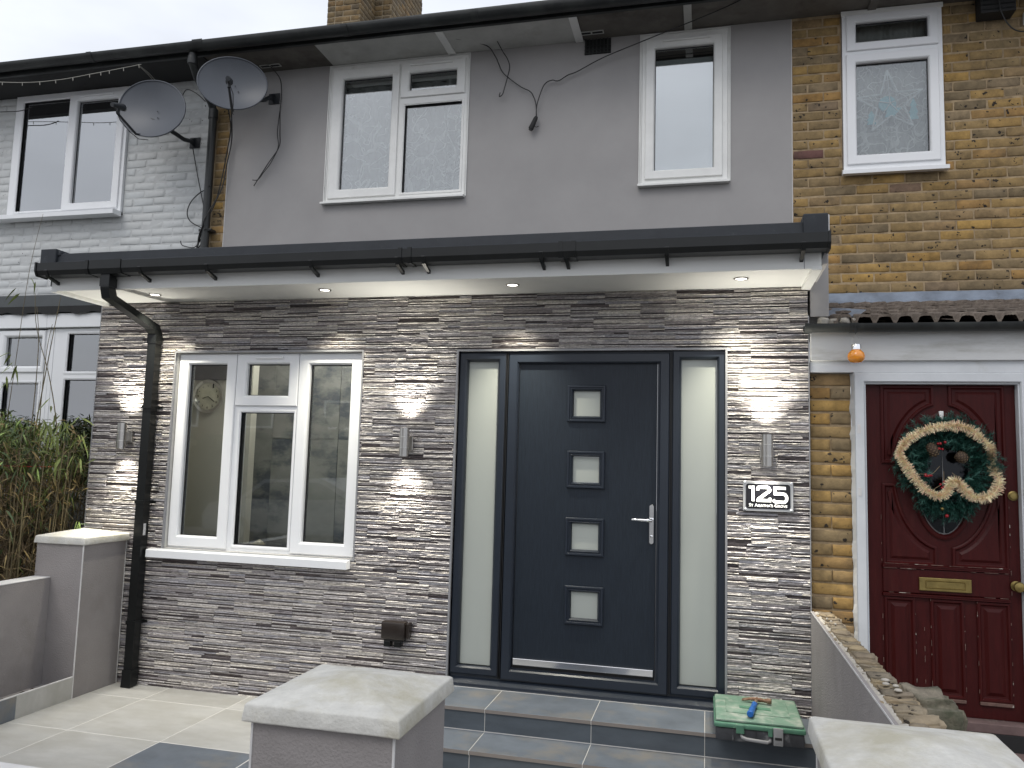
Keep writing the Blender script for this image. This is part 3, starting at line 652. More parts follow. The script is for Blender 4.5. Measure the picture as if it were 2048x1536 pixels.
for r in range(nrow):
    z0 = r*TH-.002; off = (r % 2)*TW/2+(.07 if (r//2) % 2 else 0); x = -4.909-off
    while x < -.001:
        mb = MB(); zz = z0
        seq = random.choice(('LDMLDMLDM', 'MLDMLDMLD', 'DMLDMLDML', 'LDMMLDLDM', 'MLDLDMMLD'))
        hs = [{'L': U(.007, .0095), 'D': U(.0055, .0075), 'M': U(.011, .0165)}[q] for q in seq]; s_ = sum(hs); hs = [h*TH/s_ for h in hs]
        for q_, h in zip(seq, hs):
            a = x; lastc = None
            while a < x+TW-.003:
                ln = U(.13, .36); b = min(a+ln, x+TW-.0015)
                if x+TW-b < .06: b = x+TW-.0015
                kk = R()
                k_ = q_ if kk < .74 else ({'L': 'M', 'M': 'L', 'D': 'M'}[q_] if kk < .90 else {'L': 'M', 'M': 'D', 'D': 'L'}[q_])
                c = random.choice({'L': LIGHT, 'M': MID, 'D': DARK}[k_])
                while c is lastc: c = random.choice({'L': LIGHT, 'M': MID, 'D': DARK}[k_])
                lastc = c
                dep = {'L': U(.0065, .0095), 'M': U(.004, .008), 'D': U(-.001, .0015)}[k_]
                ff = U(.88, 1.14); cc = (c[0]*ff, c[1]*ff, c[2]*ff*U(.97, 1.04))
                segs = [(max(a, -4.909), min(b, -.0005))]
                for Hh in (DOOR, WIN):
                    if Hh[2] < zz+h*.6 and zz+h*.4 < Hh[3]:
                        ns = []
                        for p, q in segs:
                            if q <= Hh[0] or p >= Hh[1]: ns.append((p, q)); continue
                            if p < Hh[0]: ns.append((p, Hh[0]))
                            if q > Hh[1]: ns.append((Hh[1], q))
                        segs = ns
                zt = min(zz+h, 2.673)
                for p, q in segs:
                    if q-p > .006 and zt-zz > .003: strip(mb, p, q, zz, zt, dep, cc)
                a = b
            zz += h
        if mb.v: mb.build('cladding_tile', 'clad', porch); ntile += 1
        x += TW
print('cladding tiles', ntile)
# tile trims round the openings
MB().ring(DOOR[0], DOOR[1], -.3, DOOR[3], [(0, .01), (0, -.009), (.0125, -.009), (.0125, .05)]).build('door_trim', 'trim', porch)
MB().ring(WIN[0], WIN[1], WIN[2], WIN[3], [(0, .01), (0, -.009), (.0115, -.009), (.0115, .06)]).build('window_trim', 'trim', porch)
MB().box(.0, .006, -.008, .03, .0, 2.50).build('corner_trim', 'trim', porch)
MB().box(-4.916, -4.9095, -.008, .09, .0, 2.67).build('corner_trim', 'trim', porch)
window(H, -4.252, -2.820, .933, 2.304, .045, [(-4.170, -3.868, 1.022, 2.226, (-4.246, -3.788, .945, 2.298)), (-3.703, -3.380, 2.007, 2.228, (-3.782, -3.305, 1.935, 2.298)), (-3.737, -3.328, .977, 1.890, None), (-3.221, -2.912, 1.021, 2.223, (-3.299, -2.828, .942, 2.296))],
    sill=(-4.345, -2.836, .872, .932, -.062), vents=[(-3.63, -3.42, 2.262)], handle=(-3.236, 1.52))
# ---------------------------------------------------------------- front door set
fd = holed(-2.141, -.469, .215, 2.301, [(-2.084, -1.880, .325, 2.252), (-1.742, -.868, .33, 2.258), (-.726, -.516, .32, 2.260)], .03, .10)
FD = fd.build('front_door', 'anthracite', H)
MB().box(-2.15, -.46, -.045, .098, .186, .214, .004).build('door_cill', 'anthracite', FD)
mbc = MB(); mbc.add([(-2.15, -.02, .2145), (-.46, -.02, .2145), (-.46, .0295, .2145), (-2.15, .0295, .2145), (-2.15, -.018, .226), (-.46, -.018, .226), (-.46, .0295, .252), (-2.15, .0295, .252)], [(0, 3, 2, 1), (4, 5, 6, 7), (0, 1, 5, 4), (1, 2, 6, 5), (2, 3, 7, 6), (3, 0, 4, 7)]); mbc.build('threshold_slope', 'anthracite', FD)
# side light frames and frosted panes
for (a, b, c, d, sn) in ((-2.084, -1.880, .325, 2.252, 'l'), (-.726, -.516, .32, 2.260, 'r')):
    f = MB().ring(a-.052, b+.052, c-.052, d+.040, [(0, .0295), (.0, .014), (.006, .011), (.038, .011), (.047, .020), (.052, .034), (.052, .07)]).build('sidelight_frame', 'anthracite', FD)
    MB().box(a+.001, b-.001, .052, .062, c+.001, d-.001).build('frosted_pane', 'frost', FD)
MB().ring(-1.806, -.796, .262, 2.286, [(0, .0295), (.0, .012), (.004, .008), (.052, .008), (.0605, .018), (.0605, .09)]).build('door_frame', 'anthracite', FD)
for x in (-1.822, -1.812, -.790, -.780): MB().box(x-.0012, x+.0012, .0065, .0292, .262, 2.29).build('frame_joint', 'rubber', FD)
panes = [(-1.390, -1.222, 1.893, 2.051), (-1.386, -1.222, 1.482, 1.640), (-1.386, -1.220, 1.070, 1.228), (-1.383, -1.217, .657, .815)]
leaf = holed(-1.738, -.872, .348, 2.252, panes, .040, .085).build('door_leaf', 'door', FD)
for p in panes:
    MB().ring(p[0]-.036, p[1]+.036, p[2]-.036, p[3]+.036, [(0, .0405), (.0, .030), (.004, .024), (.013, .024), (.017, .030), (.022, .030), (.026, .026), (.036, .040), (.036, .06)]).build('glazing_cassette', 'anthracite', leaf)
    MB().box(p[0]+.001, p[1]-.001, .052, .060, p[2]+.001, p[3]-.001).build('frosted_pane', 'frost', leaf)
MB().box(-1.735, -.878, .022, .0395, .352, .392, .003).build('chrome_weather_bar', 'chrome', leaf)
MB().box(-1.738, -.872, .041, .085, .318, .347).build('leaf_underside', 'black_matt', leaf)
hp = MB(); 
pts = []
for k in range(24):
    a = 2*math.pi*k/24; pts.append((-.8965+.0155*math.cos(a), 1.244+(.104 if math.sin(a) >= 0 else -.104)+.0155*math.sin(a)))
hp.polyring(pts, [(0, .040), (0, .033), (.003, .030)], close=True); hpo = hp.build('handle_plate', 'chrome', leaf)
MB().cyl((-.8965, .031, 1.270), (-.8965, -.018, 1.270), .011).build('handle_spindle', 'chrome', leaf)
MB().tube([(-.892, -.018, 1.270), (-.93, -.022, 1.2705), (-1.008, -.020, 1.272), (-1.014, -.014, 1.272)], [.0105, .0095, .008, .006], 12).build('lever_handle', 'chrome', leaf, smooth=True)
lc = MB().lathe([(.0085, 0), (.0085, -.004), (.006, -.005)], (-.8965, .030, 1.172), 16, 'Y'); lc.box(-.8995, -.8935, .026, .031, 1.150, 1.168); lc.build('lock_cylinder', 'chrome', leaf, smooth='auto')
# ---------------------------------------------------------------- porch roof, soffit, fascia, gutter
MB().box(-4.902, .006, -.470, .009, 2.6745, 2.686).build('porch_soffit', 'soffit', H)
MB().box(-4.902, .007, -.487, -.4705, 2.662, 2.80, .002).build('porch_fascia', 'soffit', H)
MB().box(-.035, .016, -.4905, .012, 2.655, 2.6742, .002).build('soffit_end_trim', 'soffit', H)
MB().box(-4.905, -4.855, -.4905, .012, 2.655, 2.6742, .002).build('soffit_end_trim', 'soffit', H)
MB().box(-.075, -.0705, -.4885, -.4872, 2.664, 2.80).build('fascia_joint', 'trim', H)
MB().box(.0065, .014, -.485, .009, 2.665, 2.80).build('end_board', 'soffit', H)
# grey rendered upstand strip at the right hand end of the porch roof
MB().box(.0145, .117, .0, D-.002, 2.495, 2.90).build('roof_end_wall', 'render', H)
MB().box(.0145, .052, -.44, -.001, 2.70, 2.90).build('roof_end_wall', 'render', H)
rf = MB().add([(-4.93, -.47, 2.80), (.05, -.47, 2.80), (.05, D-.001, 2.93), (-4.93, D-.001, 2.93), (-4.93, -.47, 2.701), (.012, -.47, 2.701), (.012, D-.001, 2.701), (-4.93, D-.001, 2.701)],
    [(0, 1, 2, 3), (7, 6, 5, 4), (0, 4, 5, 1), (1, 5, 6, 2), (2, 6, 7, 3), (3, 7, 4, 0)]).build('porch_roof', 'felt', H)
tr_ = MB(); pr = [(-.515, 2.76), (-.515, 2.848), (-.500, 2.862), (-.495, 2.915), (-.470, 2.925), (-.44, 2.915), (-.42, 2.815)]
vs = []; 
for x in (-4.86, -.08): vs += [(x, y, z) for y, z in pr]
k = len(pr); tr_.add(vs, [(i, i+1, k+i+1, k+i) for i in range(k-1)]+[tuple(range(k)), tuple(range(2*k-1, k-1, -1))])
trim = tr_.build('roof_edge_trim', 'grp', rf, smooth=False)
MB().box(-4.985, -4.8605, -.52, -.30, 2.76, 2.948, .006).build('trim_corner', 'grp', rf)
MB().box(-4.91, -4.84, -.505, -.28, 2.90, 2.935, .01).build('trim_corner', 'grp', rf)
MB().box(-.0795, .046, -.52, -.30, 2.76, 2.956, .006).build('trim_corner', 'grp', rf)
MB().box(.0465, .056, -.49, -.30, 2.76, 2.955, .003).build('trim_corner', 'bead', rf)
# square-line gutter
def sq_gutter(x0, x1, dz, name, m, parent, g=0.0, caps=True):
    o = [(-.605-g, 2.828+g), (-.605-g, 2.775), (-.590-g, 2.746-g), (-.508, 2.744-g), (-.496, 2.775), (-.496, 2.828+g)]
    i = [(-.500, 2.828+g), (-.500, 2.777), (-.511, 2.749), (-.588, 2.750), (-.600, 2.777), (-.600, 2.828+g)]
    P = o+i; vs = []; k = len(P)
    for x, z_ in ((x0, 0), (x1, dz)): vs += [(x, a, b+z_) for a, b in P]
    mb = MB().add(vs, [(j, (j+1) % k, k+(j+1) % k, k+j) for j in range(k)]+[tuple(range(k)), tuple(range(2*k-1, k-1, -1))])
    return mb.build(name, m, parent)
sg = sq_gutter(-4.925, .036, .0, 'porch_gutter', 'black', H)
for x in (-4.935, .034): 
    mb = MB().add([(x+a, y, z) for a in (0, .012) for y, z in [(-.610, 2.833), (-.610, 2.774), (-.593, 2.740), (-.505, 2.738), (-.492, 2.774), (-.492, 2.833)]], [(0, 1, 2, 3, 4, 5), (11, 10, 9, 8, 7, 6)]+[(i, (i+1) % 6, 6+(i+1) % 6, 6+i) for i in range(6)]); mb.build('gutter_stop_end', 'black', sg)
for x in (-4.525, -4.275, -2.335, -2.275, -1.375, -1.30): sq_gutter(x-.012, x+.012, 0, 'gutter_clip', 'black', sg, g=.005)
sq_gutter(-4.50, -4.285, 0, 'running_outlet', 'black', sg, g=.004)
sq_gutter(-1.365, -1.31, 0, 'gutter_union', 'black', sg, g=.003)
for x in (-4.845, -4.125, -3.635, -2.915, -2.355, -2.19, -1.487, -1.345, -.79, -.088):
    mb = MB(); mb.add([(x-.011, -.600, 2.790), (x+.011, -.600, 2.790), (x-.011, -.608, 2.775), (x+.011, -.608, 2.775), (x-.011, -.590, 2.736), (x+.011, -.590, 2.736), (x-.009, -.488, 2.700), (x+.009, -.488, 2.700), (x-.009, -.488, 2.722), (x+.009, -.488, 2.722), (x-.011, -.585, 2.745), (x+.011, -.585, 2.745)],
        [(0, 1, 3, 2), (2, 3, 5, 4), (4, 5, 7, 6), (6, 7, 9, 8), (8, 9, 11, 10), (10, 11, 1, 0), (0, 2, 4, 6, 8, 10), (1, 11, 9, 7, 5, 3)])
    mb.build('gutter_bracket', 'black', sg)
# square downpipe with swan neck
def sq_tube(pts, w, name, m, parent):
    mb = MB(); k = len(pts); vs = []; fs = []
    for i, (p, dz) in enumerate(pts):
        p = Vector(p)
        # dz: half-section vector perpendicular to the run within the YZ plane
        n = Vector((0, dz[0], dz[1])).normalized()*(w/2)*dz[2]
        h = Vector((w/2, 0, 0))
        for s, t in ((-1, -1), (1, -1), (1, 1), (-1, 1)): vs.append(p+h*s+n*t)
    for i in range(k-1):
        for j in range(4): fs.append((i*4+j, i*4+(j+1) % 4, (i+1)*4+(j+1) % 4, (i+1)*4+j))
    fs += [(0, 1, 2, 3), tuple((k-1)*4+j for j in (3, 2, 1, 0))]
    return mb.add(vs, fs).build(name, m, parent)
PXc = -4.392
dp = sq_tube([((PXc, -.552, 2.745), (1, 0, 1)), ((PXc, -.552, 2.655), (1, 0, 1)), ((PXc, -.535, 2.60), (1, .42, 1.02)), ((PXc, -.10, 2.475), (1, .55, 1.15)), ((PXc, -.066, 2.43), (1, .2, 1.05)), ((PXc, -.066, 2.30), (1, 0, 1)), ((PXc, -.066, .10), (1, 0, 1))], .065, 'downpipe', 'black', H)
for z in (.86, 1.345, 2.0): pass
sq_tube([((PXc, -.552, 2.72), (1, 0, 1)), ((PXc, -.552, 2.662), (1, 0, 1))], .073, 'pipe_socket', 'black', dp)
sq_tube([((PXc, -.066, 2.42), (1, 0, 1)), ((PXc, -.066, 2.36), (1, 0, 1))], .073, 'pipe_socket', 'black', dp)
sq_tube([((PXc, -.068, .115), (1, 0, 1)), ((PXc, -.068, .06), (1, 0, 1)), ((PXc, -.074, .004), (1, .05, 1))], .074, 'pipe_shoe', 'black', dp)
for z in (1.90, 1.235, .42):
    MB().ring(PXc-.037, PXc+.037, -.104, -.029, [(0, 0), (0, .022), (.0045, .022), (.0045, 0)])
    mb = MB(); mb.box(PXc-.0375, PXc+.0375, -.1055, -.0995, z, z+.022); mb.box(PXc-.0375, PXc-.0328, -.0993, -.010, z, z+.022); mb.box(PXc+.0328, PXc+.0375, -.0993, -.010, z, z+.022); mb.box(PXc-.062, PXc+.062, -.0185, -.0105, z+.002, z+.02, .002)
    mb.build('pipe_clip', 'black', dp)
MB().box(PXc+.0328, PXc+.0334, -.085, -.060, 1.02, 1.10).build('pipe_sticker', 'sticker', dp)

# =================================================================== interior seen through the porch window
room(-4.795, -2.30, .105, 4.2, .02, 2.66, 'front_room', 'room', H)
pt = MB().box(-4.79, -4.02, .62, .70, .03, 2.655); pt.build('partition_wall', 'room', H)
mw = MB().box(-4.79, -2.35, 1.10, 1.16, .03, 2.65); mwo = mw.build('marbled_wall', 'marble', H)
for i, x in enumerate((-4.70, -4.10, -3.50, -2.90)):
    for j in range(3):
        MB().box(x+.002, x+(.60, .60, .60, .54)[i]-.002, 1.085, 1.0995, .04+j*.85, .04+(j+1)*.85-.004).build('wall_panel', 'marble', mwo)
# =================================================================== LAMPS
def spot(name, loc, dirv, energy, ang, parent, blend=.6, size=.02, col=(1, .955, .85)):
    l = bpy.data.lights.new(name, 'SPOT'); l.energy = energy; l.spot_size = math.radians(ang); l.spot_blend = blend; l.shadow_soft_size = size; l.color = col
    o = bpy.data.objects.new(name, l); COL.objects.link(o); o.location = loc; o.rotation_euler = Vector(dirv).to_track_quat('-Z', 'Y').to_euler()
    o.parent = parent; o.matrix_parent_inverse = Matrix.Translation(-world_loc(parent)); return o
LAB = ['brushed steel up and down wall light left of the black downpipe', 'brushed steel up and down wall light between the porch window and the front door', 'brushed steel up and down wall light above the black house number plate']
for (x, lb) in zip((-4.590, -2.462, -.237), LAB):
    t = thing('wall_light', (x, 0, 1.61), lb, 'wall light', 'cylindrical steel wall lights on the cladding')
    y = -.088; r = .031
    MB().lathe([(r-.003, .010), (r-.003, -.0), (r, 0), (r, .182), (r-.003, .182), (r-.003, .172)], (x, y, 1.612), 28).build('lamp_tube', 'steel', t, smooth='auto')
    for z in (1.668, 1.735): MB().lathe([(r, 0), (r+.0012, .0005), (r+.0012, .0022), (r, .0027)], (x, y, z), 28).build('tube_ring', 'steel_light', t)
    MB().box(x-.038, x+.038, -.034, -.0105, 1.655, 1.742, .003).build('mounting_box', 'steel', t)
    MB().box(x-.012, x+.012, y+r-.004, -.0345, 1.668, 1.732).build('lamp_arm', 'steel', t)
    for z, s in ((1.794-.008, 1), (1.612+.008, -1)):
        MB().lathe([(r-.005, 0), (r-.005, .003)], (x, y, z-.0015), 20).build('lens', 'bulb', t)
    spot('up_light', (x, y, 1.80), (0, .08, 1), 30, 100, t, 1.0, .03)
    spot('down_light', (x, y, 1.605), (0, .08, -1), 27, 100, t, 1.0, .03)
DL = ['recessed soffit downlight at the far left end above the downpipe', 'recessed soffit downlight above the right side of the porch window', 'recessed soffit downlight above the left side of the front door', 'recessed soffit downlight at the right hand end of the porch above the number plate']
for x, lb in zip((-4.265, -2.986, -1.731, -.388), DL):
    t = thing('soffit_downlight', (x, -.26, 2.674), lb, 'downlight', 'round downlights in the porch soffit')
    MB().lathe([(.031, -.0005), (.033, -.006), (.040, -.005), (.043, -.0005)], (x, -.26, 2.6742), 28).build('bezel', 'steel', t, smooth='auto')
    MB().lathe([(.031, -.0025), (.031, -.001)], (x, -.26, 2.6742), 24).build('lens', 'bulb', t)
    spot('downlight_beam', (x, -.26, 2.664), (0, .16, -1), 75, 84, t, 1.0, .03, (1, .95, .80))

# =================================================================== number plate
P = thing('number_plate', (-.229, 0, 1.352), 'black and silver house number plate reading 125 beside the door', 'house number')
MB().box(-.368, -.090, -.022, -.0125, 1.352, 1.524, .0015).build('back_plate', 'steel_light', P)
c = .014; q = [(-.352, 1.366), (-.106, 1.366), (-.106, 1.510), (-.352, 1.510)]
oc = [(q[0][0]+c, q[0][1]), (q[1][0]-c, q[1][1]), (q[1][0]-c*.3, q[1][1]+c*.3), (q[1][0], q[1][1]+c), (q[2][0], q[2][1]-c), (q[2][0]-c*.3, q[2][1]-c*.3), (q[2][0]-c, q[2][1]), (q[3][0]+c, q[3][1]), (q[3][0]+c*.3, q[3][1]-c*.3), (q[3][0], q[3][1]-c), (q[0][0], q[0][1]+c), (q[0][0]+c*.3, q[0][1]+c*.3)]
MB().polyring(oc, [(0, -.0221), (0, -.0255)], close=True).build('black_panel', 'sign_black', P)
for sx, sz in ((-.357, 1.361), (-.101, 1.361), (-.357, 1.515), (-.101, 1.515)):
    MB().lathe([(.007, 0), (.007, -.003), (.004, -.0055)], (sx, -.0222, sz), 16, 'Y').build('screw_cap', 'chrome', P, smooth='auto')
def ribbon(mb, pts, w, y0, y1, closed=False):
    P_ = [Vector(p) for p in pts]; n = len(P_); Ls = []; Rs = []
    for i in range(n):
        d1 = (P_[i]-P_[i-1]).normalized() if i else (P_[1]-P_[0]).normalized(); d2 = (P_[i+1]-P_[i]).normalized() if i < n-1 else d1
        n1 = Vector((-d1.y, d1.x)); n2 = Vector((-d2.y, d2.x)); m = n1+n2; m = m/max(.7, m.dot(n1)) if m.length > .01 else n1
        Ls.append(P_[i]+m*w/2); Rs.append(P_[i]-m*w/2)
    for i in range(n-1):
        a, b, c_, d = Ls[i], Ls[i+1], Rs[i+1], Rs[i]
        mb.add([(p.x, y, p.y) for y in (y0, y1) for p in (a, b, c_, d)], [(0, 1, 2, 3), (7, 6, 5, 4), (0, 4, 5, 1), (1, 5, 6, 2), (2, 6, 7, 3), (3, 7, 4, 0)])
def tp(x, y): return (-.368+(x-460)*.000397, 1.524-(y-860)*.000415)
def arc(cx, cy, rx, ry, a0, a1, n=8): return [(cx+rx*math.cos(math.radians(a0+(a1-a0)*i/n)), cy-ry*math.sin(math.radians(a0+(a1-a0)*i/n))) for i in range(n+1)]
mb = MB()
ribbon(mb, [tp(*p) for p in [(538, 945), (606, 945)]], .0165, -.0258, -.028); ribbon(mb, [tp(*p) for p in [(600, 925), (600, 1138)]], .0155, -.0258, -.0284)
ribbon(mb, [tp(*p) for p in [(668, 985), (668, 960)]+[(676, 946), (700, 942)]+arc(800, 975, 32, 33, 90, -50, 8)+[(735, 1062), (690, 1094), (672, 1112), (672, 1120)]], .0165, -.0258, -.0280)
ribbon(mb, [tp(*p) for p in [(650, 1124), (852, 1124)]], .0165, -.0258, -.0284); ribbon(mb, [tp(*p) for p in [(836, 1130), (836, 1085)]], .0135, -.0258, -.0288)
ribbon(mb, [tp(*p) for p in [(1058, 947), (905, 947)]], .0165, -.0258, -.0280); ribbon(mb, [tp(*p) for p in [(906, 930), (906, 1045)]], .0155, -.0258, -.0284)
ribbon(mb, [tp(*p) for p in [(890, 1026), (1020, 1026)]+arc(1028, 1084, 42, 56, 80, -90, 10)+[(925, 1140), (900, 1132), (880, 1112)]], .0165, -.0258, -.0288)
mb.build('house_number', 'white_letter', P)
def text(body, x, z, w, y, m, parent, name, sc=None, smallcaps=True, size=.03):
    cu = bpy.data.curves.new(name, 'FONT'); cu.body = body; cu.size = size; cu.extrude = .0006; cu.small_caps_scale = .78; cu.space_character = 1.04; cu.offset = size*.012
    if smallcaps:
        for cf in cu.body_format: cf.use_small_caps = True
    o = bpy.data.objects.new('tmp', cu); COL.objects.link(o); bpy.context.view_layer.update()
    me = bpy.data.meshes.new_from_object(o.evaluated_get(bpy.context.evaluated_depsgraph_get())); COL.objects.unlink(o); bpy.data.objects.remove(o)
    xs = [v.co.x for v in me.vertices]; s = w/(max(xs)-min(xs)); x0 = min(xs)
    sz = sc or s
    mb = MB(); mb.add([(x+(v.co.x-x0)*s, y-v.co.z, z+v.co.y*sz) for v in me.vertices], [list(p.vertices) for p in me.polygons])
    bpy.data.meshes.remove(me)
    return mb.build(name, m, parent)
text("St Agatha's Grove", tp(545, 0)[0], tp(0, 1212)[1], .211, -.0262, 'white_letter', P, 'street_name')
# =================================================================== outdoor socket
S = thing('outdoor_socket', (-2.49, 0, .43), 'dark brown weatherproof outdoor socket low on the clad wall', 'socket')
mb = MB().box(-2.57, -2.41, -.085, -.0105, .462, .572, .012); mb.build('socket_cover', 'brown_plastic', S, smooth='auto')
MB().box(-2.408, -2.388, -.065, -.0105, .470, .565, .004).build('socket_side', 'brown_plastic', S)
MB().box(-2.555, -2.425, -.060, -.0105, .448, .4615, .002).build('socket_base', 'black_matt', S)
for x in (-2.535, -2.465): MB().box(x-.022, x+.022, -.058, -.012, .412, .4475, .004).build('cable_entry', 'black', S)

# =================================================================== STEPS (setting)
ST = MB().box(-2.355, -.001, -.41, -.001, -.2, .185); ST.box(-2.355, -.001, -.70, -.411, -.2, .060)
steps = ST.build('front_steps', 'grout', kind='structure')
TX = [-2.36, -1.78, -1.18, -.58, -.001]
def tread(a, b, y0, y1, zt):
    mb = MB(); mb.add([(a, y0, zt-.020), (b, y0, zt-.020), (b, y0, zt-.0015), (a, y0, zt-.0015)], [(0, 1, 2, 3)]); mb.m = 1
    e = .0015
    mb.add([(a, y0, zt-e), (b, y0, zt-e), (b, y1, zt-e), (a, y1, zt-e), (a+e, y0+e, zt), (b-e, y0+e, zt), (b-e, y1-e, zt), (a+e, y1-e, zt)], [(4, 5, 6, 7), (0, 1, 5, 4), (1, 2, 6, 5), (2, 3, 7, 6), (3, 0, 4, 7)])
    mb.m = 0; mb.add([(a, y0, zt-.02), (a, y1, zt-.02), (b, y1, zt-.02), (b, y0, zt-.02), (a, y1, zt-e), (b, y1, zt-e), (a, y0, zt-e), (b, y0, zt-e)], [(0, 1, 2, 3), (0, 6, 4, 1), (3, 2, 5, 7), (1, 4, 5, 2)])
    return mb.build('tread_tile', ['tile_edge', 'slate'], steps)
for i in range(4):
    a, b = TX[i]+.002, TX[i+1]-.002
    tread(a, b, -.43, -.003, .21); tread(a, b, -.725, -.4225, .085)
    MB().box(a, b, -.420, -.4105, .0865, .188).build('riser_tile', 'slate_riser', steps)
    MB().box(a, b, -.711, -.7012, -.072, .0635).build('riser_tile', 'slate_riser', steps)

for x in TX[1:4]:
    MB().box(x-.0017, x+.0017, -.4285, -.003, .186, .2086).build('grout_line', 'grout', steps); MB().box(x-.0017, x+.0017, -.4190, -.4105, .0866, .1858).build('grout_line', 'grout', steps)
    MB().box(x-.0017, x+.0017, -.7235, -.4225, .062, .0836).build('grout_line', 'grout', steps); MB().box(x-.0017, x+.0017, -.7100, -.7012, -.07, .0618).build('grout_line', 'grout', steps)
MB().box(-2.355, -.001, -.4240, -.4205, .083, .0885).build('grout_line', 'grout', steps)
MB().box(-2.355, -.47, -.0485, -.0455, .206, .2125).build('grout_line', 'grout', steps)

# =================================================================== LEFT: pillar, low wall, skirting
def pillar(x0, x1, y0, y1, z0, z1, label, cap, name='pillar', group=None, bead=('f',), capov=.022, apex=.05, ct=.048):
    t = thing(name, ((x0+x1)/2, (y0+y1)/2, z0), label, 'pillar', group)
    MB().box(x0, x1, y0, y1, z0, z1).build('shaft', 'render_wall', t)
    for (bx, by) in cap['beads']:
        MB().box(bx-.0035, bx+.0035, by-.0035, by+.0035, z0, z1-.001, .001).build('corner_bead', 'bead', t)
    a, b, c, d = x0-capov, x1+capov, y0-capov, y1+capov
    cx, cy = (a+b)/2, (c+d)/2
    bm = bmesh.new()
    vs = [bm.verts.new(v) for v in [(a-.006, c-.006, z1+.001), (b+.006, c-.006, z1+.001), (b+.006, d+.006, z1+.001), (a-.006, d+.006, z1+.001), (a, c, z1+ct), (b, c, z1+ct), (b, d, z1+ct), (a, d, z1+ct), (cx, cy, z1+ct+apex)]]
    for f in [(3, 2, 1, 0), (0, 1, 5, 4), (1, 2, 6, 5), (2, 3, 7, 6), (3, 0, 4, 7), (4, 5, 8), (5, 6, 8), (6, 7, 8), (7, 4, 8)]: bm.faces.new([vs[i] for i in f])
    bmesh.ops.bevel(bm, geom=[e for e in bm.edges if all(v.index != 8 for v in e.verts)], offset=.0065, segments=3, affect='EDGES', profile=.5)
    for e in range(4):
        bmesh.ops.subdivide_edges(bm, edges=[e for e in bm.edges if e.calc_length() > .07], cuts=1, use_grid_fill=True)
    for v in bm.verts:
        p = v.co; n = noise.noise(Vector((p.x*9, p.y*9, p.z*9+cx*7)))*.0022+noise.noise(Vector((p.x*40, p.y*40, p.z*40)))*.0009
        if p.z < z1+ct-.002 and p.z < z1+.012: p.z += abs(noise.noise(Vector((p.x*30, p.y*30, 3))))*-.004
        v.co += Vector((n, n, n))
    bm.verts.index_update(); mb = MB(); mb.add([v.co[:] for v in bm.verts], [[v.index for v in f.verts] for f in bm.faces]); bm.free()
    mb.build('cap_stone', 'cap', t, smooth='auto'); return t
pillar(-4.912, -4.543, -.412, -.014, -.05, .972, 'grey rendered pillar with pyramid cap against the house corner by the downpipe', dict(beads=[(-4.543, -.412), (-4.543, -.016)]), capov=.012, apex=.045, group='rendered pillars with stone caps')
LW = thing('garden_wall', (-4.85, -1.4, 0), 'low grey rendered side wall between the patio and the bamboo', 'wall')
MB().box(-4.905, -4.783, -2.9, -.4135, -.05, .750).build('wall_body', 'render_wall', LW)
MB().box(-4.907, -4.781, -2.9, -.4145, .7505, .757, .002).build('wall_top', 'bead', LW)
sk = thing('patio_skirting', (-4.548, -1.4, 0), 'row of upright skirting tiles edging the patio beside the low side wall', 'skirting')
MB().box(-4.78, -4.556, -2.45, -.413, -.05, .068).build('channel_bed', 'render_wall', sk)
for (a, b, m_) in ((-.846, -.414, 'patio'), (-1.45, -.848, 'slate'), (-2.05, -1.452, 'patio')):
    MB().box(-4.5545, -4.5415, a, b, -.01, .132).build('skirting_tile', m_, sk)
    MB().box(-4.5555, -4.5405, a, b, .1325, .1375).build('top_trim', 'bead', sk)
mb = MB()
for k in range(26):
    y = -.5-k*.012+U(-.01, .01); x = -4.70+U(-.05, .05); mb.add([(x, y, .069), (x+.03, y+.008, .074), (x+.02, y-.014, .082), (x-.01, y-.01, .07)], [(0, 1, 2), (0, 2, 3), (1, 2, 3)])
mb.build('fallen_leaves', 'twig', label='dark leaf litter lying behind the skirting tiles', cat='leaves', kind='stuff')
# front boundary: pillars and low wall
pillar(-1.884, -1.434, -2.675, -2.222, -.28, .808, 'grey rendered gate pillar with pale pyramid cap standing left of the entrance steps', dict(beads=[(-1.434, -2.675), (-1.884, -2.675)]), capov=.020, apex=.046, ct=.052, name='gate_pillar', group='rendered pillars with stone caps')
pillar(-.255, .205, -2.735, -2.282, -.28, .808, 'grey rendered gate pillar at the bottom right corner of the entrance', dict(beads=[(-.255, -2.735), (-.255, -2.282)]), capov=.020, apex=.046, ct=.052, name='gate_pillar', group='rendered pillars with stone caps')
FW = thing('garden_wall', (-3.3, -2.45, -.28), 'low grey rendered front wall at the bottom left edge of the patio', 'wall')
MB().box(-4.78, -1.8845, -2.56, -2.36, -.28, .435).build('wall_body', 'render_wall', FW)
MB().box(-4.78, -1.8845, -2.562, -2.358, .4355, .4425, .002).build('wall_top', 'bead', FW)
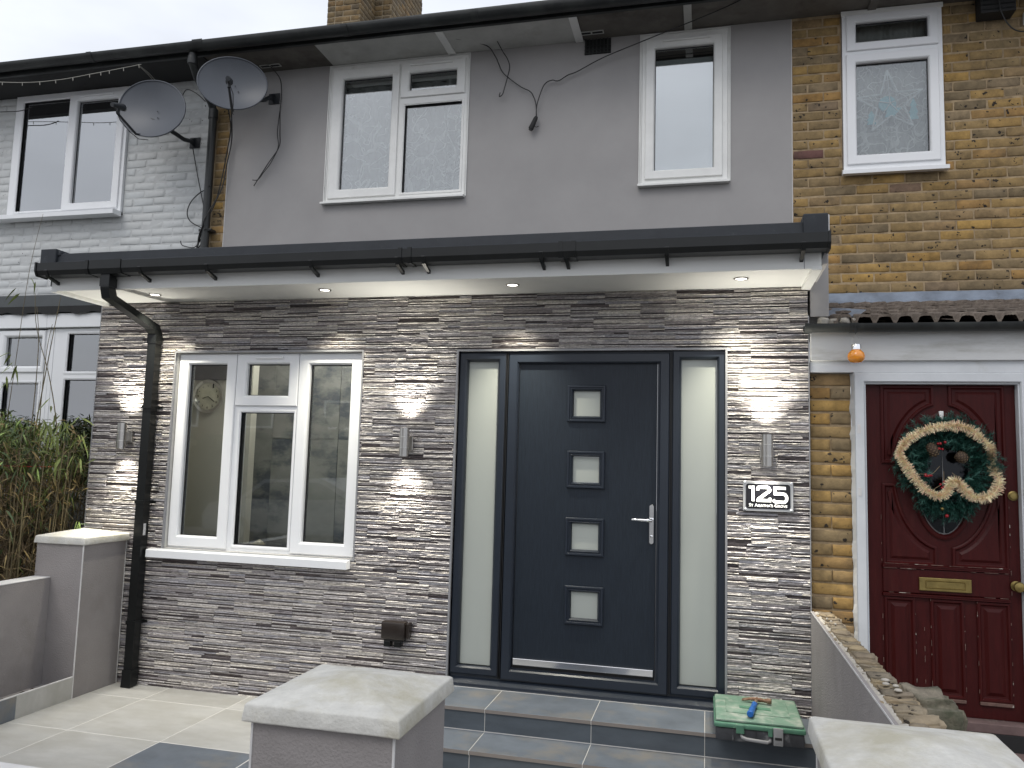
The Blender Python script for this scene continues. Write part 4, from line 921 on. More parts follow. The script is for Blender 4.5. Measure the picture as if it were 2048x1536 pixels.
# =================================================================== RIGHT boundary wall
BW = thing('boundary_wall', (.08, -1, -.2), 'boundary wall on the right of the steps, smooth grey face with rough old bricks on top', 'wall')
MB().box(.0015, .016, -2.28, -.0105, -.2, .803).build('render_face', 'render_wall', BW)
MB().box(-.0005, .0014, -2.28, -.0105, .797, .804).build('edge_bead', 'bead', BW)
MB().box(.0165, .115, -2.28, -.002, -.2, .742).build('wall_core', 'brick_coping', BW)
def rough_block(name, m, c, s, parent, seed, amp=.12, cuts=3, rot=0, label=None):
    bm = bmesh.new(); bmesh.ops.create_cube(bm, size=1); bmesh.ops.bevel(bm, geom=bm.edges[:], offset=.12, segments=2, affect='EDGES')
    bmesh.ops.subdivide_edges(bm, edges=bm.edges[:], cuts=cuts, use_grid_fill=True)
    vs = []
    for v in bm.verts:
        p = v.co; q = Vector((p.x*s[0], p.y*s[1], p.z*s[2]))
        n = noise.noise(q*14+Vector((seed*3.1, seed, 0)))*amp*.14+noise.noise(q*45+Vector((seed, 0, seed)))*amp*.05
        q += p.normalized()*n; q = Matrix.Rotation(rot, 3, 'Z') @ q; vs.append((q.x+c[0], q.y+c[1], q.z+c[2]))
    bm.verts.index_update(); mb = MB().add(vs, [[v.index for v in f.verts] for f in bm.faces]); bm.free()
    return mb.build(name, m, parent, smooth=True, label=label)
y = -.035; k = 0
while y > -1.62:
    w = U(.062, .085); rough_block('coping_brick', 'brick_coping', (.068+U(-.006, .006)+.010*k/20, y-w/2, .775+U(-.004, .004)), (.098+U(-.008, .012), w-.004, .066), BW, k, rot=U(-.03, .03)); y -= w; k += 1
while y > -2.24:
    w = U(.08, .11); rough_block('coping_brick', 'brick_coping', (.085+U(-.006, .010), y-w/2, .772), (.125, w-.004, .07), BW, k, amp=.16, rot=U(-.06, .06)); y -= w; k += 1
mb = MB()
for k in range(60):
    yy = -.03-2.2*(k/60); x = .020+.008*abs(noise.noise(Vector((yy*9, 0, 0))))*3; mb.add([(.0163, yy, .801), (.0163, yy-.038, .801), (x+.006, yy-.038, .806), (x+U(0, .010), yy-.015, .809), (x, yy, .805)], [(0, 1, 2, 3, 4)])
mb.build('mortar_edge', 'lime', BW)
for (x, y_, r) in ((.085, -1.52, .017), (.105, -1.60, .012), (.075, -1.58, .014), (.10, -1.66, .015), (.06, -.35, .008), (.07, -.42, .007), (.05, -.28, .007)):
    MB().lathe([(r, 0), (r*.8, .005), (.002, .008)], (x, y_, .810), 10).build('mortar_blob', 'lime', BW, smooth=True)
rough_block('old_stone', 'stone_dark', (.20, -1.66, .695), (.16, .24, .23), BW, 77, amp=.2, cuts=4, rot=.1, label='large rounded mossy stone at the free end of the wall')
MB().box(.117, .26, -1.78, -1.56, -.1, .60).build('stone_base', 'stone_dark', BW)

# =================================================================== RIGHT neighbour
RH = thing('terraced_house', (1.0, 1.33, 0), 'yellow stock brick house on the right with the maroon front door', 'house')
w3 = (.420, 1.114, 3.845, 5.100)
rw = holed(XB+.0055, 2.6, 2.62, 5.30, [(w3[0]-.004, w3[1]+.004, w3[2]-.03, w3[3])], D+.0, D+.25).build('brick_wall', 'mortar', RH)
bricks(rw, 'brick', XB+.006, 2.05, 2.90, 5.095, D, holes=[(w3[0]-.008, w3[1]+.008, w3[2]-.045, w3[3]+.1)], zbase=2.912)
window(RH, *w3, D-.03, [(.517, 1.018, 4.845, 5.000, (.449, 1.085, 4.778, 5.062)), (.515, 1.014, 3.958, 4.677, (.445, 1.082, 3.886, 4.748))], fm='upvc', glassm='glass_star', sill=(.405, 1.130, 3.805, 3.845, D-.075))
MB().box(.412, 1.122, D-.045, D-.0305, 5.062, 5.098, .002).build('head_trim', 'upvc_old', RH)
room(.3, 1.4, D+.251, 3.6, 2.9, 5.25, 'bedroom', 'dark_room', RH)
curtain(.44, 1.10, 3.86, 5.06, D+.10, 'lace2', 'white net curtain with leaf border behind the star in the right hand upstairs window', 9, .018)
brickwork(rw, 'brick', 2.052, 2.6, 2.9, 5.09, D, 2.912)
# star decoration: thin white rods around a blue centre
sd_ = thing('star_decoration', (.765, D+.02, 4.33), 'large white wire star with turquoise centre hanging in the right hand upstairs window', 'star')
cx, cz = .762, 4.375; ro, ri = .245, .098; pts = []
for k in range(10):
    a = math.radians(90+36*k+4); r = ro*(1.08 if k == 0 else 1) if k % 2 == 0 else ri; pts.append((cx+r*math.cos(a), D+.035, cz+r*math.sin(a)))
for k in range(10): MB().tube([pts[k], pts[(k+1) % 10]], .0065, 6).build('star_rod', 'star_wire', sd_)
for k in range(0, 10, 2): MB().tube([(cx, D+.03, cz), pts[k]], .003, 6).build('star_spoke', 'star_wire', sd_)
MB().lathe([(.06, 0), (.064, .012), (.05, .022)], (cx-.015, D+.040, cz-.0), 24, 'Y').build('star_centre', 'blue_paper', sd_, smooth='auto')
MB().add([(cx-.01, D+.036, cz-.03), (cx+.08, D+.036, cz-.04), (cx+.03, D+.036, cz-.10), (cx-.04, D+.036, cz-.11), (cx-.01, D+.040, cz-.03), (cx+.08, D+.040, cz-.04), (cx+.03, D+.040, cz-.10), (cx-.04, D+.040, cz-.11)], [(0, 1, 2, 3), (7, 6, 5, 4), (0, 4, 5, 1), (1, 5, 6, 2), (2, 6, 7, 3), (3, 7, 4, 0)]).build('paper_bow', 'blue_paper', sd_)
def tree_cut(cx, z0, h, lbl):
    mb = MB(); P_ = [(0, 0), (.035, 0), (.022, .04), (.032, .045), (.016, .09), (.024, .095), (0, .15)]; P_ = [(x, z) for x, z in P_]+[(-x, z) for x, z in P_[::-1][1:-1]]
    mb.polyring([(cx+x, z0+z*h/.15) for x, z in P_], [(0, D+.044), (0, D+.040)], close=True)
    mb.build('paper_tree', 'blue_paper', label=lbl, cat='paper decoration', group='turquoise paper trees')
tree_cut(.925, 4.24, .17, 'turquoise paper tree to the right of the white window star'); tree_cut(.632, 4.22, .11, 'small turquoise paper tree to the left of the white window star')
# dark box under the eaves and small cable
wb = MB().box(1.346, 1.575, D-.13, D-.008, 4.93, 5.10, .004).build('air_vent_box', 'black_matt', RH)
for z in (4.95, 4.985, 5.02): MB().box(1.356, 1.565, D-.1355, D-.1305, z, z+.008).build('louvre', 'black', wb)
MB().box(1.655, 1.72, D-.04, D-.007, 4.87, 4.96, .005).build('alarm_box', 'upvc', RH)
# ground floor projection: brick pier, door recess
pj_ = MB().box(.012, .2375, .052, .30, -.2, 2.164); pj_.box(1.165, 2.6, .052, .30, -.2, 2.164); pj_.box(.012, 2.6, .301, .42, -.2, .25)
pier = pj_.build('ground_floor_wall', 'mortar', RH)
for k in range(31):
    z = -.16+k*.075+.0325
    if z > 2.14: break
    if k % 2: L2 = [(.014, .122), (.128, .236)]
    else: L2 = [(.014, .236)]
    for a, b in L2:
        w = b-a; me = random.choice(brick_mesh('h' if w < .13 else 's', 'brick', L_=.1025 if w < .13 else .215)); inst(me, 'brick', pier, ((a+b)/2, .052-.009+U(-.004, .004), z+U(-.002, .002)), (0, U(-.014, .014), 0), (w/(.1025 if w < .13 else .215), 1, .95))
bricks(pier, 'brick', 1.17, 1.6, -.1, 2.16, .052)
brickwork(pier, 'brick', 1.602, 2.6, -.1, 2.16, .052)
bd = MB().box(.0115, 2.6, -.022, .03, 2.2305, 2.405, .003).build('timber_fascia', 'board_white', RH)
MB().box(.0115, 2.6, .0, .30, 2.1655, 2.230).build('head_board', 'paint_white', RH)
fr = MB().ring(.2475, 1.155, .20, 2.2305-.066, [(0, .10), (0, .0), (.006, -.006), (.050, -.006), (.056, .002), (.056, .012), (.064, .012), (.066, .10)]).build('door_surround', 'paint_white', RH)
# ragged mortar edge between jamb and pier
mb = MB()
zz = -.15; prev = .2375
vs = []; fs = []
n = 46
for i in range(n+1):
    z = -.15+2.31*i/n; xx = .243+.006*math.sin(i*1.9)+U(-.004, .004); vs += [(xx-.008, .047, z), (.2482, -.0065 if i else -.0065, z), (.2482, .05, z)]
for i in range(n): o = i*3; fs += [(o, o+1, o+4, o+3), (o+1, o+2, o+5, o+4)]
mb.add(vs, fs); mb.build('mortar_fillet', 'paint_white', RH)
for z0_, z1_ in ((1.815, 1.865), (1.46, 1.505)): MB().box(.262, .279, -.0085, -.0062, z0_, z1_, .0005).build('bell_plate', 'bead', RH)
# lean-to roof
ss = (2.825-2.452)/(1.33+.085)
def rz(y): return 2.452+(y+.085)*ss
lr = MB().add([(.118, -.05, rz(-.05)-.035), (2.6, -.05, rz(-.05)-.035), (2.6, 1.325, rz(1.325)-.035), (.118, 1.325, rz(1.325)-.035), (.118, -.05, rz(-.05)-.06), (2.6, -.05, rz(-.05)-.06), (2.6, 1.325, rz(1.325)-.06), (.118, 1.325, rz(1.325)-.06)], [(0, 1, 2, 3), (7, 6, 5, 4), (0, 4, 5, 1), (1, 5, 6, 2), (2, 6, 7, 3), (3, 7, 4, 0)]).build('lean_to_roof', 'wood', RH)
def rolltile(x0, w, y0, y1, lift, seed):
    mb = MB(); nx = 42; rows = []; rnd = random.Random(seed)
    for (y, t) in ((y0, 0), (y0, 1), (y1, 1)):
        row = []
        for i in range(nx+1):
            u = (i/nx*w)/.1053; f = u-math.floor(u)
            if f < .16: h = 0
            elif f < .30: h = (f-.16)/.14
            elif f < .86: h = 1+.10*math.sin((f-.3)/.56*math.pi)
            else: h = (1-f)/.14
            z = rz(y)-.028+h*.036+(0 if t else -.017)+(.027 if y == y0 else 0.002)+lift+rnd.uniform(-.0018, .0018); row.append((x0+w*i/nx, y+rnd.uniform(-.003, .003) if y == y0 else y, z))
        rows.append(row)
    vs = [p for r in rows for p in r]; m = nx+1
    fs = [(j*m+i, j*m+i+1, (j+1)*m+i+1, (j+1)*m+i) for j in range(2) for i in range(nx)]
    return mb.add(vs, fs)
YR = [-.085, .20, .48, .76, 1.04, 1.32]
for j in range(5):
    for i in range(8):
        x0 = .13+i*.3159+(0 if j % 2 == 0 else .1053)-(.1053 if j % 2 else 0)+(j % 2)*.05
        t = rolltile(max(x0, .125), .3159, YR[j], min(YR[j+1]+.07, 1.325), .0015*((i+j) % 2), i*7+j)
        t.build('roof_tile', 'roof_tile', lr, smooth='auto')
mb = MB(); vs = []; n = 60
for i in range(n+1):
    x = .118+2.48*i/n; b_ = 2.826+U(-.003, .003); vs += [(x, D-.016-.004*math.sin(i*.7), 2.912+U(-.002, .002)), (x, D-.022-.004*math.sin(i*.7), 2.85), (x, D-.075, b_), (x, D-.001, 2.914)]
mb.add(vs, [(i*4+j, (i+1)*4+j, (i+1)*4+j+1, i*4+j+1) for i in range(n) for j in range(2)]+[(i*4, i*4+3, i*4+7, i*4+4) for i in range(n)])
mb.build('lead_flashing', 'lead', RH, smooth='auto')
mb = MB(); mb.add([(.112, .75, 2.685), (.18, .60, 2.665), (.26, .30, 2.60), (.34, .10, 2.55), (.28, .02, 2.50), (.20, .16, 2.515), (.125, .40, 2.575), (.11, .60, 2.64), (.23, .20, 2.53)], [(0, 1, 2, 8, 6, 7), (2, 3, 4, 5, 8), (5, 6, 8)]); mb.build('loose_lead_flap', 'lead', RH, smooth=False)
for k, (x, y_, s) in enumerate(((.14, -.03, .06), (.19, -.05, .05), (.25, -.03, .055), (.08, -.03, .05))): rough_block('mortar_lump', 'lime', (x, y_, 2.452), (s, .06, .035), RH, 90+k, amp=.18, cuts=2)
MB().box(.0115, .115, -.04, .05, 2.4055, 2.437, .003).build('verge_timber', 'wood', RH)
ng = gutter_half(-.012, 2.6, -.075, 2.432, .045, 'neighbour_gutter', 'black_old', RH, -.006)
gutter_half(-.030, .012, -.075, 2.434, .051, 'gutter_end', 'black_old', ng)
for x in (.235, 1.25): gutter_half(x-.02, x+.02, -.075, 2.434, .050, 'gutter_bracket', 'black_old', ng)
# maroon door
mb = MB().box(.314, 1.089, .055, .095, .285, 2.172, .002); rd = mb.build('maroon_door', 'red', RH)
FP = [(0, .0548), (.0, .046), (.006, .043), (.013, .043), (.020, .0535), (.024, .0545)]
def raised(x0, x1, z0, z1):
    mb = MB().ring(x0, x1, z0, z1, FP); mb.build('panel_moulding', 'red', rd)
    MB().ring(x0+.034, x1-.034, z0+.034, z1-.034, [(0, .0549), (.018, .046), (.019, .046)]).build('raised_panel', 'red', rd)
    MB().box(x0+.052, x1-.052, .0462, .0545, z0+.052, z1-.052).build('panel_field', 'red', rd)
for a, b in ((.398, .556), (.634, .802), (.866, 1.03)): raised(a, b, .375, .905)
def ellipse_panel(left, top):
    cx, cz, rx, rz_ = .713, 1.585, .245, .400; sx = -1 if left else 1
    xo = .396 if left else 1.034; xi = cx+sx*.038
    zc = (2.095 if top else 1.080); zi = (1.648 if top else 1.535)
    pts = [(xo, zc), (xi, zc)]
    a0 = math.asin(min(1, abs(xi-cx)/rx)); 
    for k in range(13):
        # walk the ellipse from near the vertical axis towards the side
        zt = cz+(1 if top else -1)*rz_*math.cos(a0); 
        amax = math.acos(min(1, abs(zi-cz)/rz_)); a = a0+(amax-a0)*k/12
        pts.append((cx+sx*rx*math.sin(a), cz+(1 if top else -1)*rz_*math.cos(a)))
    if abs(pts[-1][0]-xo) > .01: pts.append((xo, zi))
    # orientation: counter-clockwise
    ar = sum(pts[i-1][0]*pts[i][1]-pts[i][0]*pts[i-1][1] for i in range(len(pts)))
    if ar < 0: pts = pts[::-1]
    MB().polyring(pts, FP).build('panel_moulding', 'red', rd)
    MB().polyring(pts, [(.036, .0549), (.050, .0475), (.051, .0475)], close=True).build('raised_panel', 'red', rd)
for l_ in (True, False):
    for t_ in (True, False): ellipse_panel(l_, t_)
def ell(rx, rz_, n=36, cx=.713, cz=1.585): return [(cx+rx*math.cos(2*math.pi*k/n), cz+rz_*math.sin(2*math.pi*k/n)) for k in range(n)]
MB().polyring(ell(.168, .355), [(0, .0548), (0, .045), (.008, .041), (.018, .041), (.026, .050), (.030, .0545)]).build('oval_moulding', 'red', rd, smooth='auto')
MB().polyring(ell(.138, .325), [(0, .0535), (0, .052)], close=True).build('oval_pane', 'glass_dark', rd)
MB().polyring(ell(.1375, .3245), [(0, .05435), (.001, .0542)], close=True).build('pane_backing', 'sign_black', rd)
MB().polyring(ell(.1385, .3255), [(0, .0525), (.004, .048), (.006, .0525)]).build('pane_bead', 'latch', rd)
MB().tube([(.713, .0505, 1.265), (.713, .0505, 1.90)], .002, 6).build('leaded_bar', 'latch', rd)
for (z, a, b) in ((1.075, .388, 1.032), (.918, .388, 1.032)):
    MB().ring(a, b, z-.012, z+.012, [(0, .0548), (.004, .034), (.011, .034)]).build('rail_moulding', 'red', rd)
MB().box(.392, 1.028, .040, .0545, .932, 1.062, .003).build('letter_rail', 'red', rd)
for (x0, x1, z) in ((.40, .70, 1.0895), (.73, 1.03, 1.0895), (.395, .60, 1.064), (.84, 1.02, 1.0635), (.42, .53, .9305), (.90, 1.02, .9305)):
    mb = MB(); xx = x0
    while xx < x1: l_ = U(.02, .10); mb.box(xx, min(xx+l_, x1), .0315, .0345, z-.0005, z+U(.001, .003)); xx += l_+U(.004, .05)
    mb.build('worn_edge', 'red_bare', rd, kind='stuff')
for (x, za, zb) in ((.388, .40, .90), (.556, .45, .9), (.60, .40, .86), (.634, .38, .90), (.802, .42, .9), (.866, .42, .92), (1.03, .42, .9), (1.038, .95, 1.50), (.388, 1.1, 1.35)):
    mb = MB(); z = za
    while z < zb:
        l_ = U(.006, .035); mb.box(x-.0016, x+.0014, .0415, .0435, z, z+l_); z += l_+U(.02, .14)
    mb.build('paint_chips', 'red_bare', rd, kind='stuff')
for (a, b) in ((.640, .80), (.868, 1.03)): MB().box(a, b, .040, .0535, .358, .376, .003).build('weathered_rail_edge', 'red_bare', rd)
lp = MB().box(.575, .838, .028, .0398, .950, 1.022, .003).build('letter_plate', 'brass', rd)
MB().ring(.575+.030, .838-.030, .950+.014, 1.022-.014, [(0, .0279), (.003, .024), (.006, .0278)]).build('letter_flap', 'brass', lp)
kn = MB().lathe([(.027, -.0), (.027, -.006), (.012, -.010), (.010, -.030), (.024, -.036), (.029, -.048), (.024, -.058), (.008, -.062)], (1.062, .0548, 1.000), 24, 'Y').build('door_knob', 'brass', rd, smooth='auto')
MB().lathe([(.025, -.0), (.026, -.006), (.019, -.009), (.017, -.014), (.006, -.015)], (1.062, .0548, 1.487), 24, 'Y').build('door_lock', 'brass', rd, smooth='auto')
MB().box(.30, 1.10, -.03, .10, .235, .284, .004).build('timber_threshold', 'thres', RH)
MB().box(.02, 2.0, -.30, -.031, .05, .15, .006).build('door_step', 'thres', RH); MB().box(.02, 2.0, -.028, .30, -.1, .2345, .003).build('step_block', 'black_matt', RH)
# hook for the wreath
hk = thing('wreath_hook', (.712, .05, 1.90), 'small pale plastic hook on the maroon door above the wreath', 'hook')
MB().box(.700, .724, .040, .0545, 1.905, 1.950, .004).build('hook_body', 'white_letter', hk); MB().tube([(.712, .038, 1.915), (.712, .024, 1.905), (.712, .022, 1.918)], .004, 8).build('hook_tip', 'white_letter', hk)
# =================================================================== amber lantern
LT = thing('hanging_lantern', (.24, -.125, 2.20), 'small amber glass jar lantern hanging from the neighbour gutter', 'lantern')
MB().lathe([(.012, 0), (.030, .004), (.043, .018), (.047, .038), (.043, .056), (.030, .070), (.027, .073)], (.24, -.125, 2.203), 28).build('glass_jar', 'lantern_glass', LT, smooth=True)
MB().lathe([(.026, 0), (.028, .002), (.028, .028), (.026, .031)], (.24, -.125, 2.2765), 28).build('metal_lid', 'chrome', LT, smooth='auto')
MB().tube([(.214, -.125, 2.30), (.222, -.125, 2.34), (.24, -.122, 2.37), (.258, -.125, 2.34), (.266, -.125, 2.30)], .0013, 6).build('wire_loop', 'steel', LT)
MB().tube([(.24, -.122, 2.368), (.236, -.124, 2.40), (.240, -.128, 2.43)], .0018, 6).build('hanging_string', 'cable', LT)

# =================================================================== LEFT neighbour
LH = thing('terraced_house', (-6.5, 1.33, 0), 'pale grey painted brick house on the left with the bay window', 'house')
w0 = (-7.28, -5.965, 3.850, 5.087)
lw = holed(-9.5, -5.061, 2.6, 5.30, [(w0[0]-.004, w0[1]+.004, w0[2]-.03, w0[3]+.01)], D+.0, D+.25).build('brick_wall', 'mortar_paint', LH)
bricks(lw, 'brick_paint', -7.65, -5.062, 2.86, 5.10, D, holes=[(w0[0]-.012, w0[1]+.012, w0[2]-.045, w0[3]+.1)], proud=.0015)
brickwork(lw, 'brick_paint', -9.5, -7.652, 2.86, 5.09, D)
window(LH, *w0, D-.03, [(-7.185, -6.642, 3.906, 5.020, None), (-6.537, -6.078, 3.957, 4.977, (-6.615, -5.998, 3.885, 5.045))], fm='upvc', glassm='glass_blind', sill=(-7.45, -5.952, 3.800, 3.850, D-.14), vents=[(-6.50, -6.13, 5.010)], handle=(-6.520, 4.27))
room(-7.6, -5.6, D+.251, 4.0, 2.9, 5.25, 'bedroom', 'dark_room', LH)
vb = thing('venetian_blind', (-6.6, D+.1, 3.9), 'pale horizontal slatted blind in the left hand upstairs window', 'blind')
z = 3.90; me = None
while z < 4.90:
    if me is None:
        o = MB().add([(-7.0, D+.055, z), (-6.05, D+.055, z), (-6.05, D+.067, z+.0115), (-7.0, D+.067, z+.0115), (-7.0, D+.056, z-.001), (-6.05, D+.056, z-.001), (-6.05, D+.068, z+.0105), (-7.0, D+.068, z+.0105)], [(0, 1, 2, 3), (7, 6, 5, 4), (0, 4, 5, 1), (2, 6, 7, 3)]).build('slat', 'blind', vb); me = o.data; l0 = o.location.copy(); z0 = z
    else: inst(me, 'slat', vb, (l0.x, l0.y, l0.z+z-z0))
    z += .0235
MB().box(-7.02, -6.03, D+.09, D+.125, 4.905, 4.94).build('head_rail', 'blind', vb)
curtain(-7.22, -7.02, 3.87, 4.95, D+.13, 'curtain_band', 'plain pale curtain at the left side of the slatted upstairs blind', 3, .02)
# main downpipe on party line
dpm = MB().tube([(-4.985, .90, 5.10), (-4.985, .90, 5.02), (-5.0, 1.0, 4.93), (-5.0, 1.22, 4.80), (-5.0, 1.262, 4.74), (-5.0, 1.262, 2.75)], .036, 16).build('downpipe', 'black_old', LH, smooth='auto')
MB().lathe([(.043, 0), (.043, .09)], (-5.0, 1.262, 4.66), 18).build('pipe_collar', 'black_old', dpm, smooth='auto'); MB().lathe([(.043, 0), (.046, .02), (.043, .07)], (-4.985, .90, 5.00), 18).build('pipe_collar', 'black_old', dpm, smooth='auto')
MB().box(-5.062, -4.938, 1.245, 1.33, 3.60, 3.625, .004).build('pipe_clip', 'black_old', dpm)
lg = gutter_half(-9.5, -4.87, .862, 5.175, .058, 'eaves_gutter', 'black_old', LH, -.012)
gutter_half(-4.93, -4.83, .862, 5.168, .067, 'gutter_outlet', 'black_old', lg)
for x in (-6.0, -7.1): gutter_half(x-.025, x+.025, .862, 5.168, .064, 'gutter_joint', 'black_old', lg)
MB().box(-9.5, -4.93, .958, D-.002, 5.0905, 5.1035).build('eaves_soffit', 'black_matt', LH)
# bay window
BY = .50
bay = MB().box(-9.5, -4.917, BY+.01, D, -.2, 1.20).build('bay_wall', 'brick_paint', LH)
bw_ = MB()
window(LH, -6.90, -5.875, 1.21, 2.575, BY, [(-6.283, -5.919, 2.276, 2.517, (-6.345, -5.885, 2.222, 2.570)), (-6.284, -5.925, 1.30, 2.132, None), (-6.84, -6.40, 1.30, 2.132, None), (-6.84, -6.40, 2.276, 2.517, None)], fm='upvc', glassm='glass_up')
window(LH, -5.80, -4.917, 1.21, 2.585, BY, [(-5.664, -4.99, 2.232, 2.541, None), (-5.668, -4.99, 1.30, 2.163, None)], fm='upvc', glassm='glass_up')
for k in range(4): MB().box(-5.874+.0185*k, -5.874+.0185*(k+1)-.0012, BY-.002-.002*(k % 2), BY+.06, 1.21, 2.58).build('corner_post', 'upvc', LH)
room(-6.95, -4.93, BY+.075, 1.33, 1.0, 2.57, 'bay_room', 'dark_room', LH)
z = 1.35; me = None
vb2 = thing('venetian_blind', (-6.3, BY+.1, 1.3), 'blue grey slatted blind behind the bay window above the bamboo', 'blind')
while z < 2.50:
    if me is None:
        o = MB().add([(-6.86, BY+.09, z), (-5.90, BY+.09, z), (-5.90, BY+.106, z+.024), (-6.86, BY+.106, z+.024), (-6.86, BY+.091, z-.001), (-5.90, BY+.091, z-.001), (-5.90, BY+.107, z+.023), (-6.86, BY+.107, z+.023)], [(0, 1, 2, 3), (7, 6, 5, 4), (0, 4, 5, 1), (2, 6, 7, 3)]).build('slat', 'blind', vb2); me = o.data; l0 = o.location.copy(); z0 = z
    else: inst(me, 'slat', vb2, (l0.x, l0.y, l0.z+z-z0))
    z += .040
MB().box(-6.88, -5.86, BY-.035, BY+.08, 2.590, 2.705, .003).build('bay_fascia', 'upvc', LH); MB().box(-5.858, -4.918, BY-.035, BY+.08, 2.592, 2.708, .003).build('bay_fascia', 'upvc', LH)
mb = MB(); vs = []; n = 70
for i in range(n+1):
    x = -6.9+1.982*i/n; w = .010*math.sin(i*.62)+.004*math.sin(i*1.7); vs += [(x, BY-.055, 2.712+w*.8), (x, BY-.058, 2.765), (x, BY-.048, 2.770), (x, BY-.02, 2.868), (x, D-.001, 2.96), (x, BY+.05, 2.712)]
mb.add(vs, [(i*6+j, (i+1)*6+j, (i+1)*6+j+1, i*6+j+1) for i in range(n) for j in range(4)]+[(i*6, i*6+5, i*6+11, i*6+6) for i in range(n)])
bo = mb.build('bay_roof_covering', 'felt', LH)
mb = MB(); vs = []
for i in range(n+1):
    x = -6.9+1.982*i/n; w = .010*math.sin(i*.62)+.004*math.sin(i*1.7); vs += [(x, BY-.0565, 2.706+w), (x, BY-.0605, 2.764)]
mb.add(vs, [(i*2, i*2+2, i*2+3, i*2+1) for i in range(n)]); mb.build('drip_edge', 'black_matt', bo)

# =================================================================== satellite dishes
def dish(loc, az, el, roll_, a, b, label, mount, bend, group='satellite dishes on the party wall', flip=1):
    """az: degrees towards +X from straight out (-Y); el: degrees up"""
    F = Matrix.Rotation(math.radians(az), 3, 'Z') @ Matrix.Rotation(math.radians(-el), 3, 'X') @ Matrix.Rotation(math.radians(roll_), 3, 'Y')
    def T(p): return Vector(loc)+F @ Vector(p)
    t = thing('satellite_dish', mount, label, 'satellite dish', group)
    dep = .065; mb = MB(); nr, na = 7, 40; vs = []; fs = []
    def ry(r): return -dep*r*r
    for side in (0, 1):
        for i in range(nr+1):
            r = i/nr
            for j in range(na):
                an = 2*math.pi*j/na; rx = a*r*math.cos(an); rz_ = b*r*math.sin(an)*(1 if math.sin(an) < 0 else .96)
                vs.append(T((rx, ry(r)+(0 if side == 0 else .006), rz_)))
    o2 = (nr+1)*na
    for s_ in (0, o2):
        for i in range(nr):
            for j in range(na): fs.append((s_+i*na+j, s_+i*na+(j+1) % na, s_+(i+1)*na+(j+1) % na, s_+(i+1)*na+j))
    for j in range(na): fs.append((nr*na+j, nr*na+(j+1) % na, o2+nr*na+(j+1) % na, o2+nr*na+j))
    mb.add(vs, fs).build('reflector', 'dish', t, smooth='auto')
    rim = [T((a*math.cos(2*math.pi*j/48), -dep-.001, b*math.sin(2*math.pi*j/48)*(1 if math.sin(2*math.pi*j/48) < 0 else .96))) for j in range(49)]
    MB().tube(rim, .0065, 8, cap=False).build('rim', 'dish', t, smooth=True)
    MB().tube([T((0, .012, -b*.88)), T((0, -.10, -b*1.04)), T((0, -.37, -b*.86))], .011, 8).build('feed_arm', 'dish_dark', t, smooth='auto')
    l = MB().tube([T((0, -.335, -b*.60)), T((0, -.35, -b*.605)), T((0, -.385, -b*.64)), T((0, -.455, -b*.74))], [.030, .031, .024, .019], 16); l.build('feed_horn', 'dish_dark', t, smooth='auto')
    MB().tube([T((0, -.325, -b*.59)), T((0, -.334, -b*.598))], .0285, 16).build('horn_cap', 'latch', t)
    MB().tube([T((0, -.37, -b*.87)), T((0, -.37, -b*.64))], .013, 8).build('horn_clamp', 'dish_dark', t)
    MB().tube([T((0, -.43, -b*.74)), T((.03, -.34, -b*1.02)), T((.02, -.2, -b*1.12)), T((0, -.05, -b*1.12)), T((0, .05, -b*.95))], .0035, 6).build('feed_cable', 'cable', t)
    for px, pz in ((.05, -.2), (.02, .0), (-.06, -.55)): MB().tube([T((a*px*3, -dep*.15, b*pz)), T((a*px*3, -dep*.15-.006, b*pz))], .005, 8).build('bolt', 'dish_dark', t)
    back = T((0, .03, -b*.30)); mb = MB().tube([T((0, .004, -b*.15)), T((0, .05, -b*.2))], .045, 10); mb.build('back_plate', 'dish_dark', t)
    MB().tube([back]+[Vector(p) for p in bend]+[Vector(mount)+Vector((0, -.06, 0))], .019, 10).build('support_pole', 'dish_dark', t, smooth='auto')
    m = mount
    MB().box(m[0]-.055, m[0]+.055, D-.012, D-.004, m[2]-.045, m[2]+.055, .002).build('wall_plate', 'dish_dark', t)
    MB().add([(m[0]-.004, D-.012, m[2]+.05), (m[0]-.004, D-.012, m[2]-.04), (m[0]-.004, m[1]-.09, m[2]-.02), (m[0]-.004, m[1]-.07, m[2]+.02), (m[0]+.004, D-.012, m[2]+.05), (m[0]+.004, D-.012, m[2]-.04), (m[0]+.004, m[1]-.09, m[2]-.02), (m[0]+.004, m[1]-.07, m[2]+.02)],
        [(0, 1, 2, 3), (7, 6, 5, 4), (0, 4, 5, 1), (1, 5, 6, 2), (2, 6, 7, 3), (3, 7, 4, 0)]).build('bracket_arm', 'dish_dark', t)
    return t
dish((-5.34, .93, 4.61), 2, 5, 20, .345, .268, 'dark grey satellite dish turned to the left on the painted brick wall', (-5.22, D, 4.47), [(-5.24, 1.06, 4.46), (-5.23, 1.18, 4.45)])
dish((-4.575, .92, 4.77), 28, 4, -3, .285, .245, 'dark grey satellite dish facing the street over the downpipe and rendered wall', (-4.42, D, 4.83), [(-4.50, 1.10, 4.72), (-4.45, 1.22, 4.78)])

